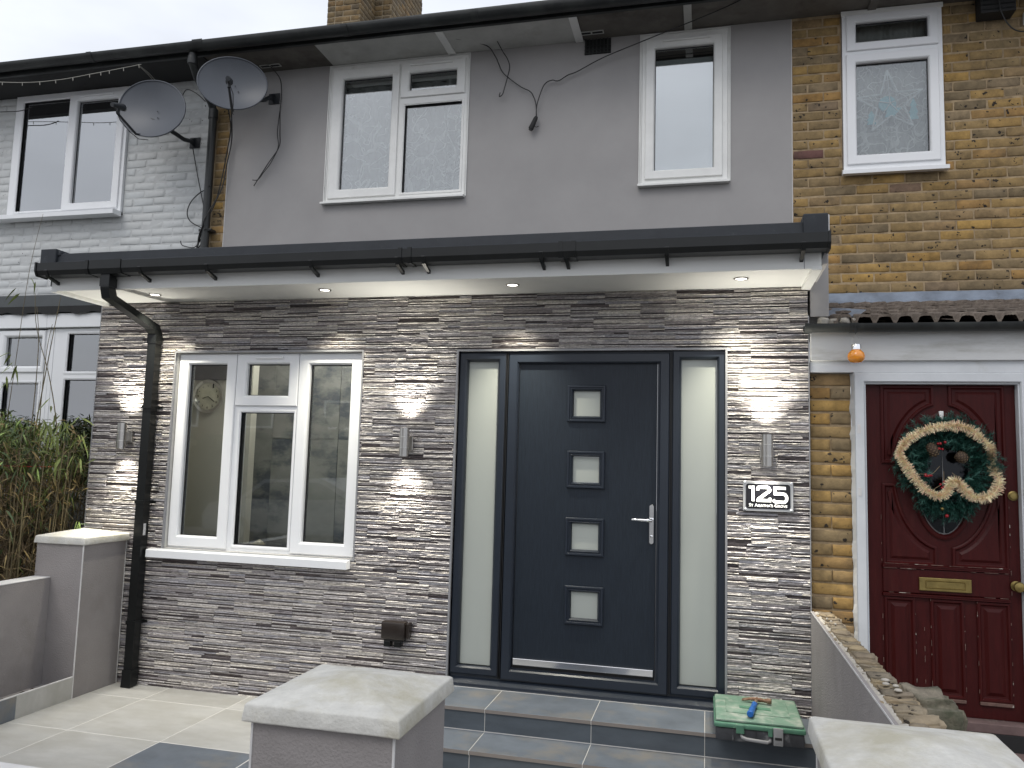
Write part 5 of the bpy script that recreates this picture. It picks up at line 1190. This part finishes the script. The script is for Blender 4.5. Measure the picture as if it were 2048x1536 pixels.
# =================================================================== cables
def smooth_path(p, n=6):
    P_ = [Vector(q) for q in p]; out = []
    for i in range(len(P_)-1):
        a, b, c, d = P_[max(i-1, 0)], P_[i], P_[i+1], P_[min(i+2, len(P_)-1)]
        for k in range(n):
            t = k/n; out.append(.5*((2*b)+(c-a)*t+(2*a-5*b+4*c-d)*t*t+(3*b-a-3*c+d)*t**3))
    out.append(P_[-1]); return out
def cable(pts, y, r, label, m='cable', group=None, name='cable'):
    q = [(p[0], (p[2] if len(p) > 2 else y), p[1]) for p in pts]
    return MB().tube(smooth_path(q), r, 6).build(name, m, smooth=True, label=label, cat='cable', group=group)
yk = 1.300
cable([(-2.62, 5.10, 1.10), (-2.40, 5.095, 1.24), (-2.33, 5.02), (-2.30, 4.955), (-2.25, 4.86), (-2.11, 4.738), (-2.022, 4.685), (-1.989, 4.637), (-1.966, 4.566), (-1.956, 4.44)], yk, .0042, 'thin black cable drooping from the eaves down to the loose black connector')
cable([(-2.29, 5.10, 1.20), (-2.262, 5.05), (-2.219, 4.98), (-2.198, 4.906), (-2.215, 4.818), (-2.237, 4.73), (-2.253, 4.673), (-2.28, 4.655), (-2.275, 4.69)], yk-.012, .0042, 'short cut black cable dangling from the eaves beside the wide upstairs window')
cable([(-1.960, 4.45), (-1.955, 4.56), (-1.912, 4.699), (-1.876, 4.747), (-1.827, 4.761), (-1.802, 4.752), (-1.765, 4.755), (-1.698, 4.794), (-1.619, 4.818), (-1.40, 4.905, 1.27), (-1.04, 4.985, 1.20), (-.50, 5.075, 1.05), (-.30, 5.11, .97)], yk-.006, .0042, 'black cable running up from the loose connector past the narrow window to the eaves')
cn = thing('cable_connector', (-1.98, yk, 4.35), 'black cable connector hanging loose on the grey rendered wall', 'connector')
MB().tube([(-1.955, yk-.010, 4.455), (-1.962, yk-.010, 4.44), (-1.985, yk-.012, 4.385), (-2.0, yk-.014, 4.35)], [.012, .018, .021, .022], 12).build('sleeve', 'black_matt', cn, smooth='auto')
MB().tube([(-1.998, yk-.013, 4.354), (-2.004, yk-.014, 4.340)], .017, 12).build('plug_end', 'black', cn)
MB().tube([(-1.975, yk-.012, 4.375), (-1.955, yk-.012, 4.362), (-1.935, yk-.012, 4.368)], .003, 6).build('loose_tail', 'cable', cn)
cable([(-4.42, 5.098, 1.22), (-4.36, 5.01), (-4.335, 4.846), (-4.340, 4.702), (-4.328, 4.50), (-4.33, 4.364), (-4.443, 4.196), (-4.56, 4.015)], yk, .0042, 'long black cable hanging from the soffit vent to a frayed end on the render')
cable([(-4.34, 4.70), (-4.352, 4.50), (-4.335, 4.36), (-4.40, 4.22), (-4.47, 4.13), (-4.52, 4.07), (-4.575, 4.07)], yk-.004, .0038, 'second strand twisting beside the long cable with the frayed end')
cable([(-4.60, 4.62, .95), (-4.72, 4.66, 1.08), (-4.80, 4.55, 1.25), (-4.851, 4.324), (-4.886, 4.084), (-4.945, 3.848), (-5.02, 3.60, 1.22), (-5.09, 3.463), (-5.12, 3.20), (-5.10, 2.95)], 1.285, .0055, 'black cable from the right hand dish down beside the party wall downpipe', group='tangle of cables along the downpipe')
cable([(-4.58, 4.62, .95), (-4.70, 4.64, 1.10), (-4.80, 4.46), (-4.83, 4.25), (-4.87, 4.0), (-4.95, 3.76, 1.215), (-4.99, 3.664, 1.21), (-5.08, 3.461), (-5.14, 3.25), (-5.13, 2.95)], 1.275, .0055, 'outer black cable crossing over the downpipe below the dishes', group='tangle of cables along the downpipe')
cable([(-4.96, 4.01, 1.215), (-5.02, 4.01), (-5.101, 3.986), (-5.198, 3.898), (-5.229, 3.794), (-5.184, 3.711), (-5.049, 3.635), (-5.019, 3.576), (-5.06, 3.50), (-5.10, 3.42), (-5.15, 3.2), (-5.16, 2.95)], 1.295, .005, 'black cable making a wide loop on the painted bricks left of the downpipe', group='tangle of cables along the downpipe')
cable([(-5.225, 4.43), (-5.146, 4.133), (-5.056, 3.812), (-5.059, 3.673), (-5.09, 3.55), (-5.121, 3.40), (-5.17, 3.1), (-5.18, 2.95)], 1.30, .0042, 'thin straight cable dropping from the bracket of the left hand dish', group='tangle of cables along the downpipe')
cable([(-5.274, 3.532), (-5.262, 3.50), (-5.225, 3.480), (-5.12, 3.468), (-5.052, 3.56), (-4.97, 3.61, 1.215), (-4.93, 3.60, 1.24)], 1.29, .0045, 'short black cable curling out to a cut end above the porch roof', group='tangle of cables along the downpipe')
cable([(-5.20, 4.74, 1.05), (-5.10, 4.82, .99), (-4.98, 4.77, .97), (-4.90, 4.70, 1.0)], 1.0, .0045, 'black cable slung between the two satellite dishes')
cable([(-9.0, 4.95), (-7.45, 4.885), (-7.1, 4.87), (-6.95, 4.90)], 1.17, .0045, 'thin cable crossing in front of the far left upstairs window frame')
cable([(1.455, 5.09), (1.462, 4.95), (1.475, 4.90), (1.495, 4.845), (1.53, 4.79), (1.564, 4.762), (1.608, 4.751), (1.65, 4.78), (1.69, 4.86)], 1.18, .0048, 'black cable looping from the dark box under the eaves at the top right')
FL_ = thing('fairy_lights', (-6.4, .93, 5.0), 'string of unlit pale icicle fairy lights hooked along the left eaves', 'fairy lights')
pth = smooth_path([(-7.7, .90, 5.07), (-7.2, .885, 5.035), (-6.73, .88, 4.985), (-6.363, .88, 4.978), (-6.008, .885, 5.005), (-5.806, .885, 5.02), (-5.5, .885, 5.045)], 8)
MB().tube(pth, .0032, 6).build('wire', 'cable_white', FL_, smooth=True)
for k in range(3, len(pth), 4): p = pth[k]; MB().tube([p, p+Vector((.004, 0, -.03))], .0035, 6).build('bulb', 'cable_white', FL_)
MB().tube(smooth_path([(-5.53, .885, 5.04), (-5.575, 1.1, 5.06), (-5.613, 1.28, 5.02), (-5.616, 1.29, 4.86)]), .0045, 6).build('wire_tail', 'cable_white', FL_)
MB().tube(smooth_path([(-5.53, .885, 5.04), (-5.58, 1.12, 5.04), (-5.63, 1.29, 5.00), (-5.625, 1.295, 4.84)]), .0035, 6).build('wire_tail', 'cable_white', FL_)

# =================================================================== wreath
WR = thing('christmas_wreath', (.712, .0, 1.40), 'round artificial fir christmas wreath with red berries and tinsel on the maroon door', 'wreath')
wc = Vector((.722, .0, 1.652)); mb = MB(); mb2 = MB(); rnd = random.Random(5)
MB().tube([wc+Vector((.165*math.cos(2*math.pi*k/32), .028, .175*math.sin(2*math.pi*k/32))) for k in range(33)], .012, 8, cap=False).build('wreath_ring', 'needle', WR, smooth=True)
def sprig(c, d, L_, tgt):
    d = d.normalized(); a = d.orthogonal().normalized(); b = d.cross(a)
    for k in range(22):
        t = k/21; p = c+d*L_*t
        an = rnd.random()*6.283; q = (a*math.cos(an)+b*math.sin(an))*(.017+rnd.random()*.010)+d*.016; w = d.cross(q).normalized()*.0017
        e = p+q
        if e.y > .046: continue
        tgt.add([p-w, p+w, e], [(0, 1, 2)])
for k in range(1150):
    an = rnd.random()*6.283; rr = rnd.uniform(.05, .235)**.85*.80+.01
    aa = an-math.pi*2*(an > math.pi)
    if rr < .15 and -2.3 < aa < -.9: continue
    if rr < .11 and aa < 0: continue
    if -2.6 < an-math.pi*2*(an > math.pi) < -2.0 and rr > .2: rr -= .04
    if k % 9 == 0: an = rnd.uniform(4.1, 5.2); rr = rnd.uniform(.20, .275)
    c = wc+Vector((rr*math.cos(an), rnd.uniform(-.032, .03), rr*1.02*math.sin(an)))
    d = Vector((math.cos(an+rnd.uniform(-.9, 1.3)), rnd.uniform(-.7, .15), math.sin(an+rnd.uniform(-.9, 1.3))))
    sprig(c, d, rnd.uniform(.035, .06), mb2 if rnd.random() < .3 else mb)
mb.build('fir_needles', 'needle', WR, kind='stuff'); mb2.build('fir_tips', 'needle_pale', WR, kind='stuff')
for (x, z, L_, dx) in ((.644, 1.728, .075, .35), (.79, 1.690, .06, 1.3)):
    c = Vector((x, -.03, z)); ax = Vector((dx, -.15, -1)).normalized(); a = ax.orthogonal().normalized(); b = ax.cross(a)
    co = MB().tube([c-ax*L_*.55, c-ax*L_*.3, c, c+ax*L_*.35, c+ax*L_*.55], [.010, .027, .031, .022, .006], 14).build('pine_cone', 'cone', WR, smooth=True)
    tips = MB()
    for r in range(7):
        for j in range(9):
            an = 2*math.pi*(j+.5*(r % 2))/9; t = -.45+r*.145; rad = .030*math.sqrt(max(.05, 1-(t/.6)**2)); p = c+ax*L_*t+(a*math.cos(an)+b*math.sin(an))*rad
            q = (a*math.cos(an)+b*math.sin(an)); w = ax.cross(q)*.0045; tips.add([p-w+ax*.003, p+w+ax*.003, p+w*.8+q*.006-ax*.002, p-w*.8+q*.006-ax*.002], [(0, 1, 2, 3)])
    tips.build('cone_scales', 'cone_tip', co, kind='stuff')
def berry(c, r): 
    return MB().lathe([(r*math.sin(math.pi*k/6), -r*math.cos(math.pi*k/6)) for k in range(7)][1:-1], c, 10)
for (x, z, n) in ((.685, 1.752, 5), (.613, 1.595, 7), (.693, 1.534, 6)):
    for k in range(n): berry((x+rnd.uniform(-.018, .018), -.047+rnd.uniform(-.01, .01), z+rnd.uniform(-.020, .020)), rnd.uniform(.0065, .0085)).build('berry', 'berry', WR, smooth=True)
berry((.704, -.045, 1.368), .010).build('berry', 'berry', WR, smooth=True); berry((.684, -.035, 1.405), .011).build('gold_bauble', 'brass', WR, smooth=True)
for k in range(3):
    a0 = rnd.random()*6.28; MB().tube(smooth_path([wc+Vector((r*math.cos(a0+t), -.045, r*math.sin(a0+t))) for r, t in ((.05, 0), (.11, .3), (.17, .1), (.21, .35))], 4), .0012, 5).build('twig', 'cone_tip', WR)
TN = thing('tinsel_garland', (.712, -.03, 1.46), 'cream and gold tinsel garland draped around the wreath on the maroon door', 'tinsel')
gp = [(.493, 1.76), (.53, 1.795), (.593, 1.83), (.655, 1.853), (.716, 1.859), (.777, 1.858), (.826, 1.839), (.88, 1.796), (.925, 1.74), (.942, 1.698), (.947, 1.633), (.963, 1.568), (.936, 1.502), (.876, 1.47), (.817, 1.481), (.778, 1.525), (.752, 1.556), (.722, 1.548), (.706, 1.505), (.666, 1.473), (.606, 1.498), (.551, 1.554), (.511, 1.615), (.481, 1.664), (.464, 1.703), (.478, 1.735), (.493, 1.76)]
gp = [(x, (-.060 if 4 > abs(i-9.5) else -.070) if not (9 <= i <= 10) else -.012, z) for i, (x, z) in enumerate(gp)]
gs = smooth_path(gp, 12); MB().tube(gs, .0025, 5).build('tinsel_cord', 'tinsel', TN)
tm = [MB(), MB()]
for i, p in enumerate(gs[:-1]):
    d = (gs[i+1]-p).normalized(); a = d.orthogonal().normalized(); b = d.cross(a)
    for k in range(22):
        an = rnd.random()*6.283; l_ = rnd.uniform(.012, .034)*(1+.35*noise.noise(p*22))
        q = (a*math.cos(an)+b*math.sin(an))*l_+d*rnd.uniform(-.008, .008); w = d*.0011+a*rnd.uniform(-.0006, .0006); c = p+d*rnd.uniform(-.004, .004)
        if (c+q).y > .045: continue
        tm[rnd.random() < .3].add([c-w, c+w, c+q+w*.7, c+q-w*.7], [(0, 1, 2, 3)])
tm[0].build('tinsel_strands', 'tinsel', TN, kind='stuff'); tm[1].build('pink_strands', 'tinsel_pink', TN, kind='stuff')

# =================================================================== tool box and hammer
TB = thing('tool_case', (-.32, -.30, .212), 'dusty green lidded tool case lying on the right end of the top step', 'tool case')
z0 = .2125
MB().box(-.525, -.095, -.530, -.055, z0, z0+.066, .008).build('case_base', 'box_dark', TB, smooth='auto')
MB().box(-.534, -.088, -.540, -.048, z0+.0665, z0+.090, .008).build('lid_rim', 'green_box_edge', TB, smooth='auto')
MB().box(-.526, -.096, -.520, -.055, z0+.0905, z0+.104, .010).build('case_lid', 'green_box', TB, smooth='auto')
MB().box(-.47, -.15, -.40, -.16, z0+.1035, z0+.1075, .0035).build('lid_panel', 'green_box', TB, smooth='auto')
MB().box(-.40, -.24, -.315, -.275, z0+.1076, z0+.1105, .001).build('lid_recess', 'green_box_edge', TB)
for a, b in ((-.425, -.385), (-.270, -.248)): MB().box(a, b, -.5465, -.5405, z0+.045, z0+.088, .003).build('lid_lug', 'green_box_edge', TB)
for x in (-.44, -.33, -.16): MB().box(x-.004, x+.004, -.5345, -.5302, z0+.006, z0+.062, .0015).build('rib', 'box_dark', TB)
MB().tube([(-.400, -.531, z0+.036), (-.395, -.552, z0+.032), (-.375, -.560, z0+.027), (-.275, -.562, z0+.022), (-.262, -.552, z0+.026), (-.258, -.531, z0+.030)], [.006, .008, .0085, .0085, .008, .006], 10).build('carry_handle', 'latch', TB, smooth='auto')
lt = MB().box(-.245, -.198, -.553, -.5412, z0+.006, z0+.092, .004).build('latch', 'latch', TB, smooth='auto')
MB().box(-.238, -.205, -.5555, -.5532, z0+.035, z0+.048, .001).build('latch_slot', 'black_matt', lt)
for k in range(3): MB().box(-.238, -.205, -.5550, -.5532, z0+.010+k*.007, z0+.013+k*.007).build('latch_ridge', 'latch', lt)
HM = thing('hammer', (-.33, -.32, z0+.10), 'claw hammer with blue grip and rusty head lying on the green tool case', 'hammer')
zt = z0+.1275; hx, hy = -.305, -.195; dv = Vector((-.045, -.265, 0)).normalized(); pv = Vector((-dv.y, dv.x, 0))
def hp_(u, v, w=0): p = Vector((hx, hy, zt))+dv*u+pv*v; return (p.x, p.y, p.z+w)
MB().tube([hp_(-.012, 0), hp_(.05, 0), hp_(.12, 0)], [.011, .0085, .0085], 10).build('hammer_neck', 'rust', HM, smooth='auto')
MB().tube([hp_(.085, 0), hp_(.095, 0), hp_(.16, 0), hp_(.24, 0), hp_(.285, 0), hp_(.290, 0)], [.012, .0155, .014, .0165, .0175, .013], 14).build('rubber_grip', 'blue_grip', HM, smooth='auto')
MB().tube([hp_(0, .012), hp_(0, .035), hp_(0, .050), hp_(0, .056), hp_(0, .075), hp_(0, .078)], [.012, .0095, .011, .0145, .0145, .012], 14).build('hammer_head', 'rust', HM, smooth='auto')
for s_ in (-1, 1): MB().tube([hp_(0, .014, 0), hp_(s_*.003, -.012, .001), hp_(s_*.008, -.036, -.001), hp_(s_*.012, -.062, -.006), hp_(s_*.013, -.078, -.010)], [.011, .009, .0065, .005, .003], 8).build('claw', 'rust', HM, smooth='auto')

# =================================================================== inside the window
CK = thing('wall_clock', (-4.41, .618, 1.92), 'round wall clock with cream face glimpsed through the left pane of the porch window', 'clock')
MB().lathe([(.13, 0), (.135, -.008), (.132, -.022), (.110, -.022), (.106, -.012)], (-4.40, .619, 2.045), 40, 'Y').build('clock_rim', 'chrome', CK, smooth='auto')
MB().lathe([(.105, -.010), (.105, -.013)], (-4.40, .619, 2.045), 40, 'Y').build('clock_face', 'clock', CK)
for k in range(12):
    a = math.radians(90-30*k); x, z = -4.40+.088*math.cos(a), 2.045+.088*math.sin(a)
    text(str(12 if k == 0 else k), x-.008, z-.009, .009 if k in (0, 10, 11) else .012, .604, 'black_matt', CK, 'numeral', smallcaps=False)
for a, l_ in ((200, .05), (-35, .07)): MB().tube([(-4.40, .603, 2.045), (-4.40+l_*math.cos(math.radians(a)), .603, 2.045+l_*math.sin(math.radians(a)))], .0025, 6).build('clock_hand', 'black_matt', CK)
MB().box(-4.62, -4.10, .60, .6185, 2.175, 2.42, .003).build('picture', 'dark_room', label='dark picture hung above the wall clock inside the room', cat='picture')
rough_block('folded_cloth', 'cloth', (-3.63, .165, .955), (.16, .07, .05), None, 12, amp=.3).__setitem__('label', 'crumpled cream cloth on the inside window sill'); bpy.data.objects['folded_cloth']['category'] = 'cloth'
cup = thing('small_jar', (-3.14, .17, .935), 'small silver topped jar on the inside window sill', 'jar')
MB().lathe([(.018, 0), (.020, .004), (.020, .04), (.016, .05)], (-3.14, .17, .936), 18).build('jar_body', 'frost', cup, smooth='auto'); MB().lathe([(.020, 0), (.020, .012), (.008, .018), (.008, .026), (.003, .030)], (-3.14, .17, .9865), 18).build('jar_lid', 'chrome', cup, smooth='auto')
MB().box(-4.25, -2.82, .118, .26, .90, .932, .003).build('window_board', 'upvc', H)

cl_ = thing('room_fill_light', (-3.4, .42, 2.62), 'added fill light, out of view, brightening the front room behind the porch window', 'fill light')  # added unseen lamp that brightens the otherwise dark front room
MB().lathe([(.05, 0), (.06, -.004), (.06, -.02), (.045, -.024)], (-3.4, .42, 2.655), 20).build('fill_light_body', 'upvc', cl_, smooth='auto'); MB().lathe([(.04, 0), (.04, -.002)], (-3.4, .42, 2.63), 20).build('lens', 'bulb', cl_)
pl = bpy.data.lights.new('room_fill', 'POINT'); pl.energy = 14; pl.color = (1, .97, .90); pl.shadow_soft_size = .06; po = bpy.data.objects.new('room_fill', pl); COL.objects.link(po); po.location = (-3.4, .40, 2.56); po.parent = cl_; po.matrix_parent_inverse = Matrix.Translation(-world_loc(cl_))
# =================================================================== bamboo
BB = thing('bamboo', (-5.6, -.1, 0), 'tall bamboo clump with green leaves above dry tied stems behind the low side wall', 'bamboo')
rnd = random.Random(11)
canes = MB()
def leafgeo(mb, p, d, L_, w, droop=.3):
    d = d.normalized(); s = d.cross(Vector((0, 0, 1)))
    if s.length < .05: s = Vector((1, 0, 0))
    s = s.normalized(); n = s.cross(d); tw = rnd.uniform(-.9, .9); s = (s*math.cos(tw)+n*math.sin(tw)); pts = []
    for t, ww in ((0, .15), (.25, 1), (.6, .75), (1, 0)):
        c = p+d*L_*t+Vector((0, 0, -droop*L_*t*t)); pts.append((c-s*w*ww*.5, c+Vector((0, 0, -w*.10*ww)), c+s*w*ww*.5))
    vs = [q for tr in pts for q in tr]; fs = []
    for i in range(3): o = i*3; fs += [(o, o+1, o+4, o+3), (o+1, o+2, o+5, o+4)]
    mb.add(vs, fs)
def rp(): return Vector((rnd.uniform(-6.75, -5.02), rnd.uniform(-.62, .36), 0))
for k in range(520):
    b = rp(); h = rnd.uniform(1.15, 1.75); lean = Vector((rnd.uniform(-.10, .16), rnd.uniform(-.12, .10), 0)); r = rnd.uniform(.003, .0065)
    pts = [b+Vector((0, 0, .0)), b+lean*.3+Vector((0, 0, h*.35)), b+lean*.7+Vector((0, 0, h*.7)), b+lean+Vector((0, 0, h))]
    canes.tube(pts, r, 5, r1=r*.5)
canes.build('stems', 'cane', BB, smooth=True, kind='stuff')
tw = MB()
for k in range(7500):
    p = rp(); p.z = rnd.uniform(.45, 1.58); d = Vector((rnd.uniform(-.6, .6), rnd.uniform(-.7, .5), rnd.uniform(-.6, 1))).normalized()*rnd.uniform(.06, .20)
    q = p+d*.5+Vector((rnd.uniform(-.02, .02), 0, .01)); tw.tube([p, q, p+d+Vector((0, 0, -.02))], .0019, 3, cap=False)
tw.build('dry_twigs', 'twig', BB, kind='stuff')
L4 = {'leaf': MB(), 'leaf_mid': MB(), 'leaf_bright': MB(), 'leaf_dry': MB()}
def topz(x): return 1.86-.14*max(0, (x+5.75))*2.2+.06*math.sin(x*9)
for k in range(7500):
    p = rp(); tz = topz(p.x); p.z = tz-abs(rnd.gauss(0, .27)); 
    p += Vector((rnd.uniform(-.1, .17), rnd.uniform(-.15, .1), 0))
    if p.x > -5.0 and rnd.random() < .5: continue
    d = Vector((rnd.uniform(-1, 1), rnd.uniform(-1, .8), rnd.uniform(-.9, .35)))
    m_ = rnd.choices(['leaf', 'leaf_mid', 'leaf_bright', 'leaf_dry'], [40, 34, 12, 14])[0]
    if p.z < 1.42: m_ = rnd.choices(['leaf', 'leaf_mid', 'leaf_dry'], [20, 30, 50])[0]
    leafgeo(L4[m_], p, d, rnd.uniform(.06, .115), rnd.uniform(.008, .0145), rnd.uniform(.1, .6))
for k in range(3600):
    p = rp(); p.z = rnd.uniform(.45, 1.42); leafgeo(L4['leaf_dry' if rnd.random() < .75 else 'leaf_mid'], p, Vector((rnd.uniform(-1, 1), rnd.uniform(-1, 1), rnd.uniform(-1, .2))), rnd.uniform(.05, .10), rnd.uniform(.006, .011), .4)
L4['leaf'].build('leaves', 'leaf', BB, kind='stuff'); L4['leaf_mid'].build('dark_leaves', 'leaf_mid', BB, kind='stuff'); L4['leaf_bright'].build('bright_leaves', 'leaf_bright', BB, kind='stuff'); L4['leaf_dry'].build('dry_leaves', 'leaf_dry', BB, kind='stuff')  # leaf_mid: darker green leaves mixed at random through the clump
# tall single canes and sprigs that stand clear of the clump
def sprigs(parent, pts):
    mb = MB()
    for (p, n) in pts:
        for k in range(n): leafgeo(mb, Vector(p)+Vector((rnd.uniform(-.03, .03), rnd.uniform(-.03, .03), rnd.uniform(-.03, .03))), Vector((rnd.uniform(-.7, .8), rnd.uniform(-.6, .3), rnd.uniform(-1, -.1))), rnd.uniform(.08, .13), rnd.uniform(.013, .019), .3)
    return mb.build('leaf_sprigs', 'leaf', parent, kind='stuff')
for (pts, r) in (([(-5.27, -.2, 1.3), (-5.21, -.2, 1.83), (-5.164, -.2, 2.208), (-5.10, -.2, 2.69)], .0055), ([(-5.0, -.2, 1.4), (-5.042, -.2, 1.766), (-5.146, -.2, 2.128), (-5.285, -.2, 2.46), (-5.326, -.2, 2.72)], .0045), ([(-5.27, -.2, 1.3), (-5.25, -.2, 2.0), (-5.26, -.2, 2.38), (-5.30, -.2, 2.62)], .004), ([(-5.22, -.15, 1.4), (-5.24, -.15, 1.9), (-5.23, -.15, 2.3), (-5.20, -.15, 2.5)], .004), ([(-5.6, -.1, 1.5), (-5.55, -.1, 2.2), (-5.50, -.1, 2.9), (-5.42, -.1, 3.35)], .003)):
    MB().tube(smooth_path(pts, 5), r, 6, r1=r*.4).build('tall_cane', 'cane', BB, smooth=True)
sprigs(BB, [((-5.52, -.2, 2.26), 3), ((-5.46, -.2, 2.20), 4), ((-5.50, -.2, 2.10), 2), ((-5.13, -.2, 1.93), 3), ((-5.06, -.2, 1.86), 3), ((-5.17, -.2, 1.80), 3), ((-5.66, -.25, 2.12), 3), ((-5.48, -.1, 2.86), 2), ((-5.60, -.1, 2.78), 2)])
sprigs(BB, [((-4.80, -.28, 1.80), 3), ((-4.76, -.28, 1.70), 4), ((-4.78, -.28, 1.56), 4), ((-4.88, -.28, 1.76), 5), ((-4.95, -.3, 1.68), 6), ((-5.05, -.3, 1.75), 5), ((-4.9, -.3, 1.55), 4)])
mb = MB()
for (p, n) in (((-4.95, -.42, 1.45), 2), ((-5.05, -.42, 1.28), 2), ((-5.45, -.5, 1.40), 2), ((-4.42, -.06, 1.47), 4), ((-4.76, -.24, 1.098), 3)):
    for k in range(n): leafgeo(mb, Vector(p)+Vector((rnd.uniform(-.015, .015), 0, rnd.uniform(-.01, .015))), Vector((rnd.uniform(-.5, .5), -.15, -1)), rnd.uniform(.06, .10), .014, .1)
mb.build('hanging_sprigs', 'leaf_bright', BB, kind='stuff')
MB().tube(smooth_path([(-4.98, -.36, 1.40), (-4.85, -.30, 1.22), (-4.78, -.26, 1.12)]), .0015, 5).build('thin_shoot', 'cane', BB)
MB().tube(smooth_path([(-4.95, -.30, 1.55), (-4.62, -.18, 1.62), (-4.47, -.10, 1.56), (-4.42, -.07, 1.48)]), .0012, 5).build('thin_shoot', 'cane', BB)
MB().tube(smooth_path([(-6.6, -.65, 1.49), (-5.9, -.66, 1.475), (-5.45, -.66, 1.482), (-5.15, -.52, 1.475), (-5.02, -.2, 1.47)]), .003, 6).build('red_string', 'red_string', BB, smooth=True)

# =================================================================== across the street (seen only as reflections)
OH = thing('brick_house', (-14, -24, -.3), 'brown brick houses across the street seen reflected in the window glass', 'house')
MB().box(-26, -4, -30, -24, -.3, 4.3).build('house_wall', 'far_brick', OH)
MB().add([(-26.5, -23.5, 4.25), (-3.5, -23.5, 4.25), (-3.5, -27, 6.3), (-26.5, -27, 6.3), (-3.5, -30.5, 4.25), (-26.5, -30.5, 4.25)], [(0, 1, 2, 3), (3, 2, 4, 5), (0, 3, 5), (1, 4, 2)]).build('house_roof', 'far_roof', OH)
for x in (-22, -18.5, -14.7, -11, -7.5):
    for z in (.7, 2.7):
        w_ = MB().ring(x-.8, x+.8, z, z+1.15, [(0, -23.99), (0, -23.94), (.09, -23.94), (.09, -23.99)]).build('house_window', 'upvc', OH); MB().box(x-.71, x+.71, -23.985, -23.97, z+.09, z+1.06).build('house_pane', 'car_glass', w_)
hg = MB()
for k in range(90):
    x = -15+k*.13; rough = 1.9+.25*math.sin(k*.7)+U(-.1, .1); hg.box(x, x+.2, -14.3+U(-.1, .1), -13.4, -.3, rough)
hg.build('hedge', 'hedge', label='dark clipped hedge across the street seen reflected in the window', cat='hedge', kind='stuff')
tr = thing('bare_tree', (-11.3, -16, -.3), 'bare winter tree across the street seen reflected in the porch window', 'tree')
def branch(mb, p, d, L_, r, dep):
    q = p+d*L_; mb.tube([p, p+d*L_*.5+Vector((U(-.05, .05), U(-.05, .05), 0))*L_, q], r, 4 if dep > 1 else 7, cap=False, r1=r*.6)
    if dep >= 5: return
    for k in range(3 if dep < 4 else 2):
        nd = (d+Vector((U(-.7, .7), U(-.7, .7), U(-.15, .55)))).normalized(); branch(mb, p+d*L_*U(.55, 1), nd, L_*U(.6, .85), r*.55, dep+1)
mb = MB(); branch(mb, Vector((-11.3, -16, -.3)), Vector((.02, 0, 1)), 2.6, .16, 0); mb.build('trunk_and_branches', 'bark', tr, smooth=True)
car = thing('parked_car', (-8.7, -10.6, -.29), 'silver car parked across the street seen reflected in the porch window', 'car')
pf = [(-2.1, .32), (-2.15, .62), (-2.0, .86), (-1.35, .98), (-.75, 1.40), (.55, 1.46), (1.25, 1.12), (2.0, 1.0), (2.15, .6), (2.1, .32)]
def prism(pf, y0, y1, dx, dz, ins=0):
    n = len(pf); vs = [(x+dx, y0, z+dz) for x, z in pf]+[(x+dx, y1, z+dz) for x, z in pf]
    return MB().add(vs, [tuple(range(n)), tuple(range(2*n-1, n-1, -1))]+[(i, n+i, n+(i+1) % n, (i+1) % n) for i in range(n)])
prism(pf, -11.4, -9.75, -8.7, -.29).build('car_body', 'car_paint', car)
prism([(-1.2, 1.0), (-.72, 1.33), (.0, 1.38), (.0, 1.0)], -11.42, -9.73, -8.7, -.29).build('side_window', 'car_glass', car)
prism([(.06, 1.0), (.06, 1.38), (.52, 1.37), (1.12, 1.05)], -11.42, -9.73, -8.7, -.29).build('side_window', 'car_glass', car)
for x in (-10.05, -7.35):
    for y in (-11.42, -9.93): w_ = MB().lathe([(.31, 0), (.32, .02), (.32, .18), (.31, .2)], (x, y, .03), 24, 'Y').build('wheel', 'rubber', car, smooth='auto'); MB().lathe([(.19, .0), (.2, .01), (.2, .21)], (x, y-.004, .03), 20, 'Y').build('wheel_rim', 'steel', w_, smooth='auto')
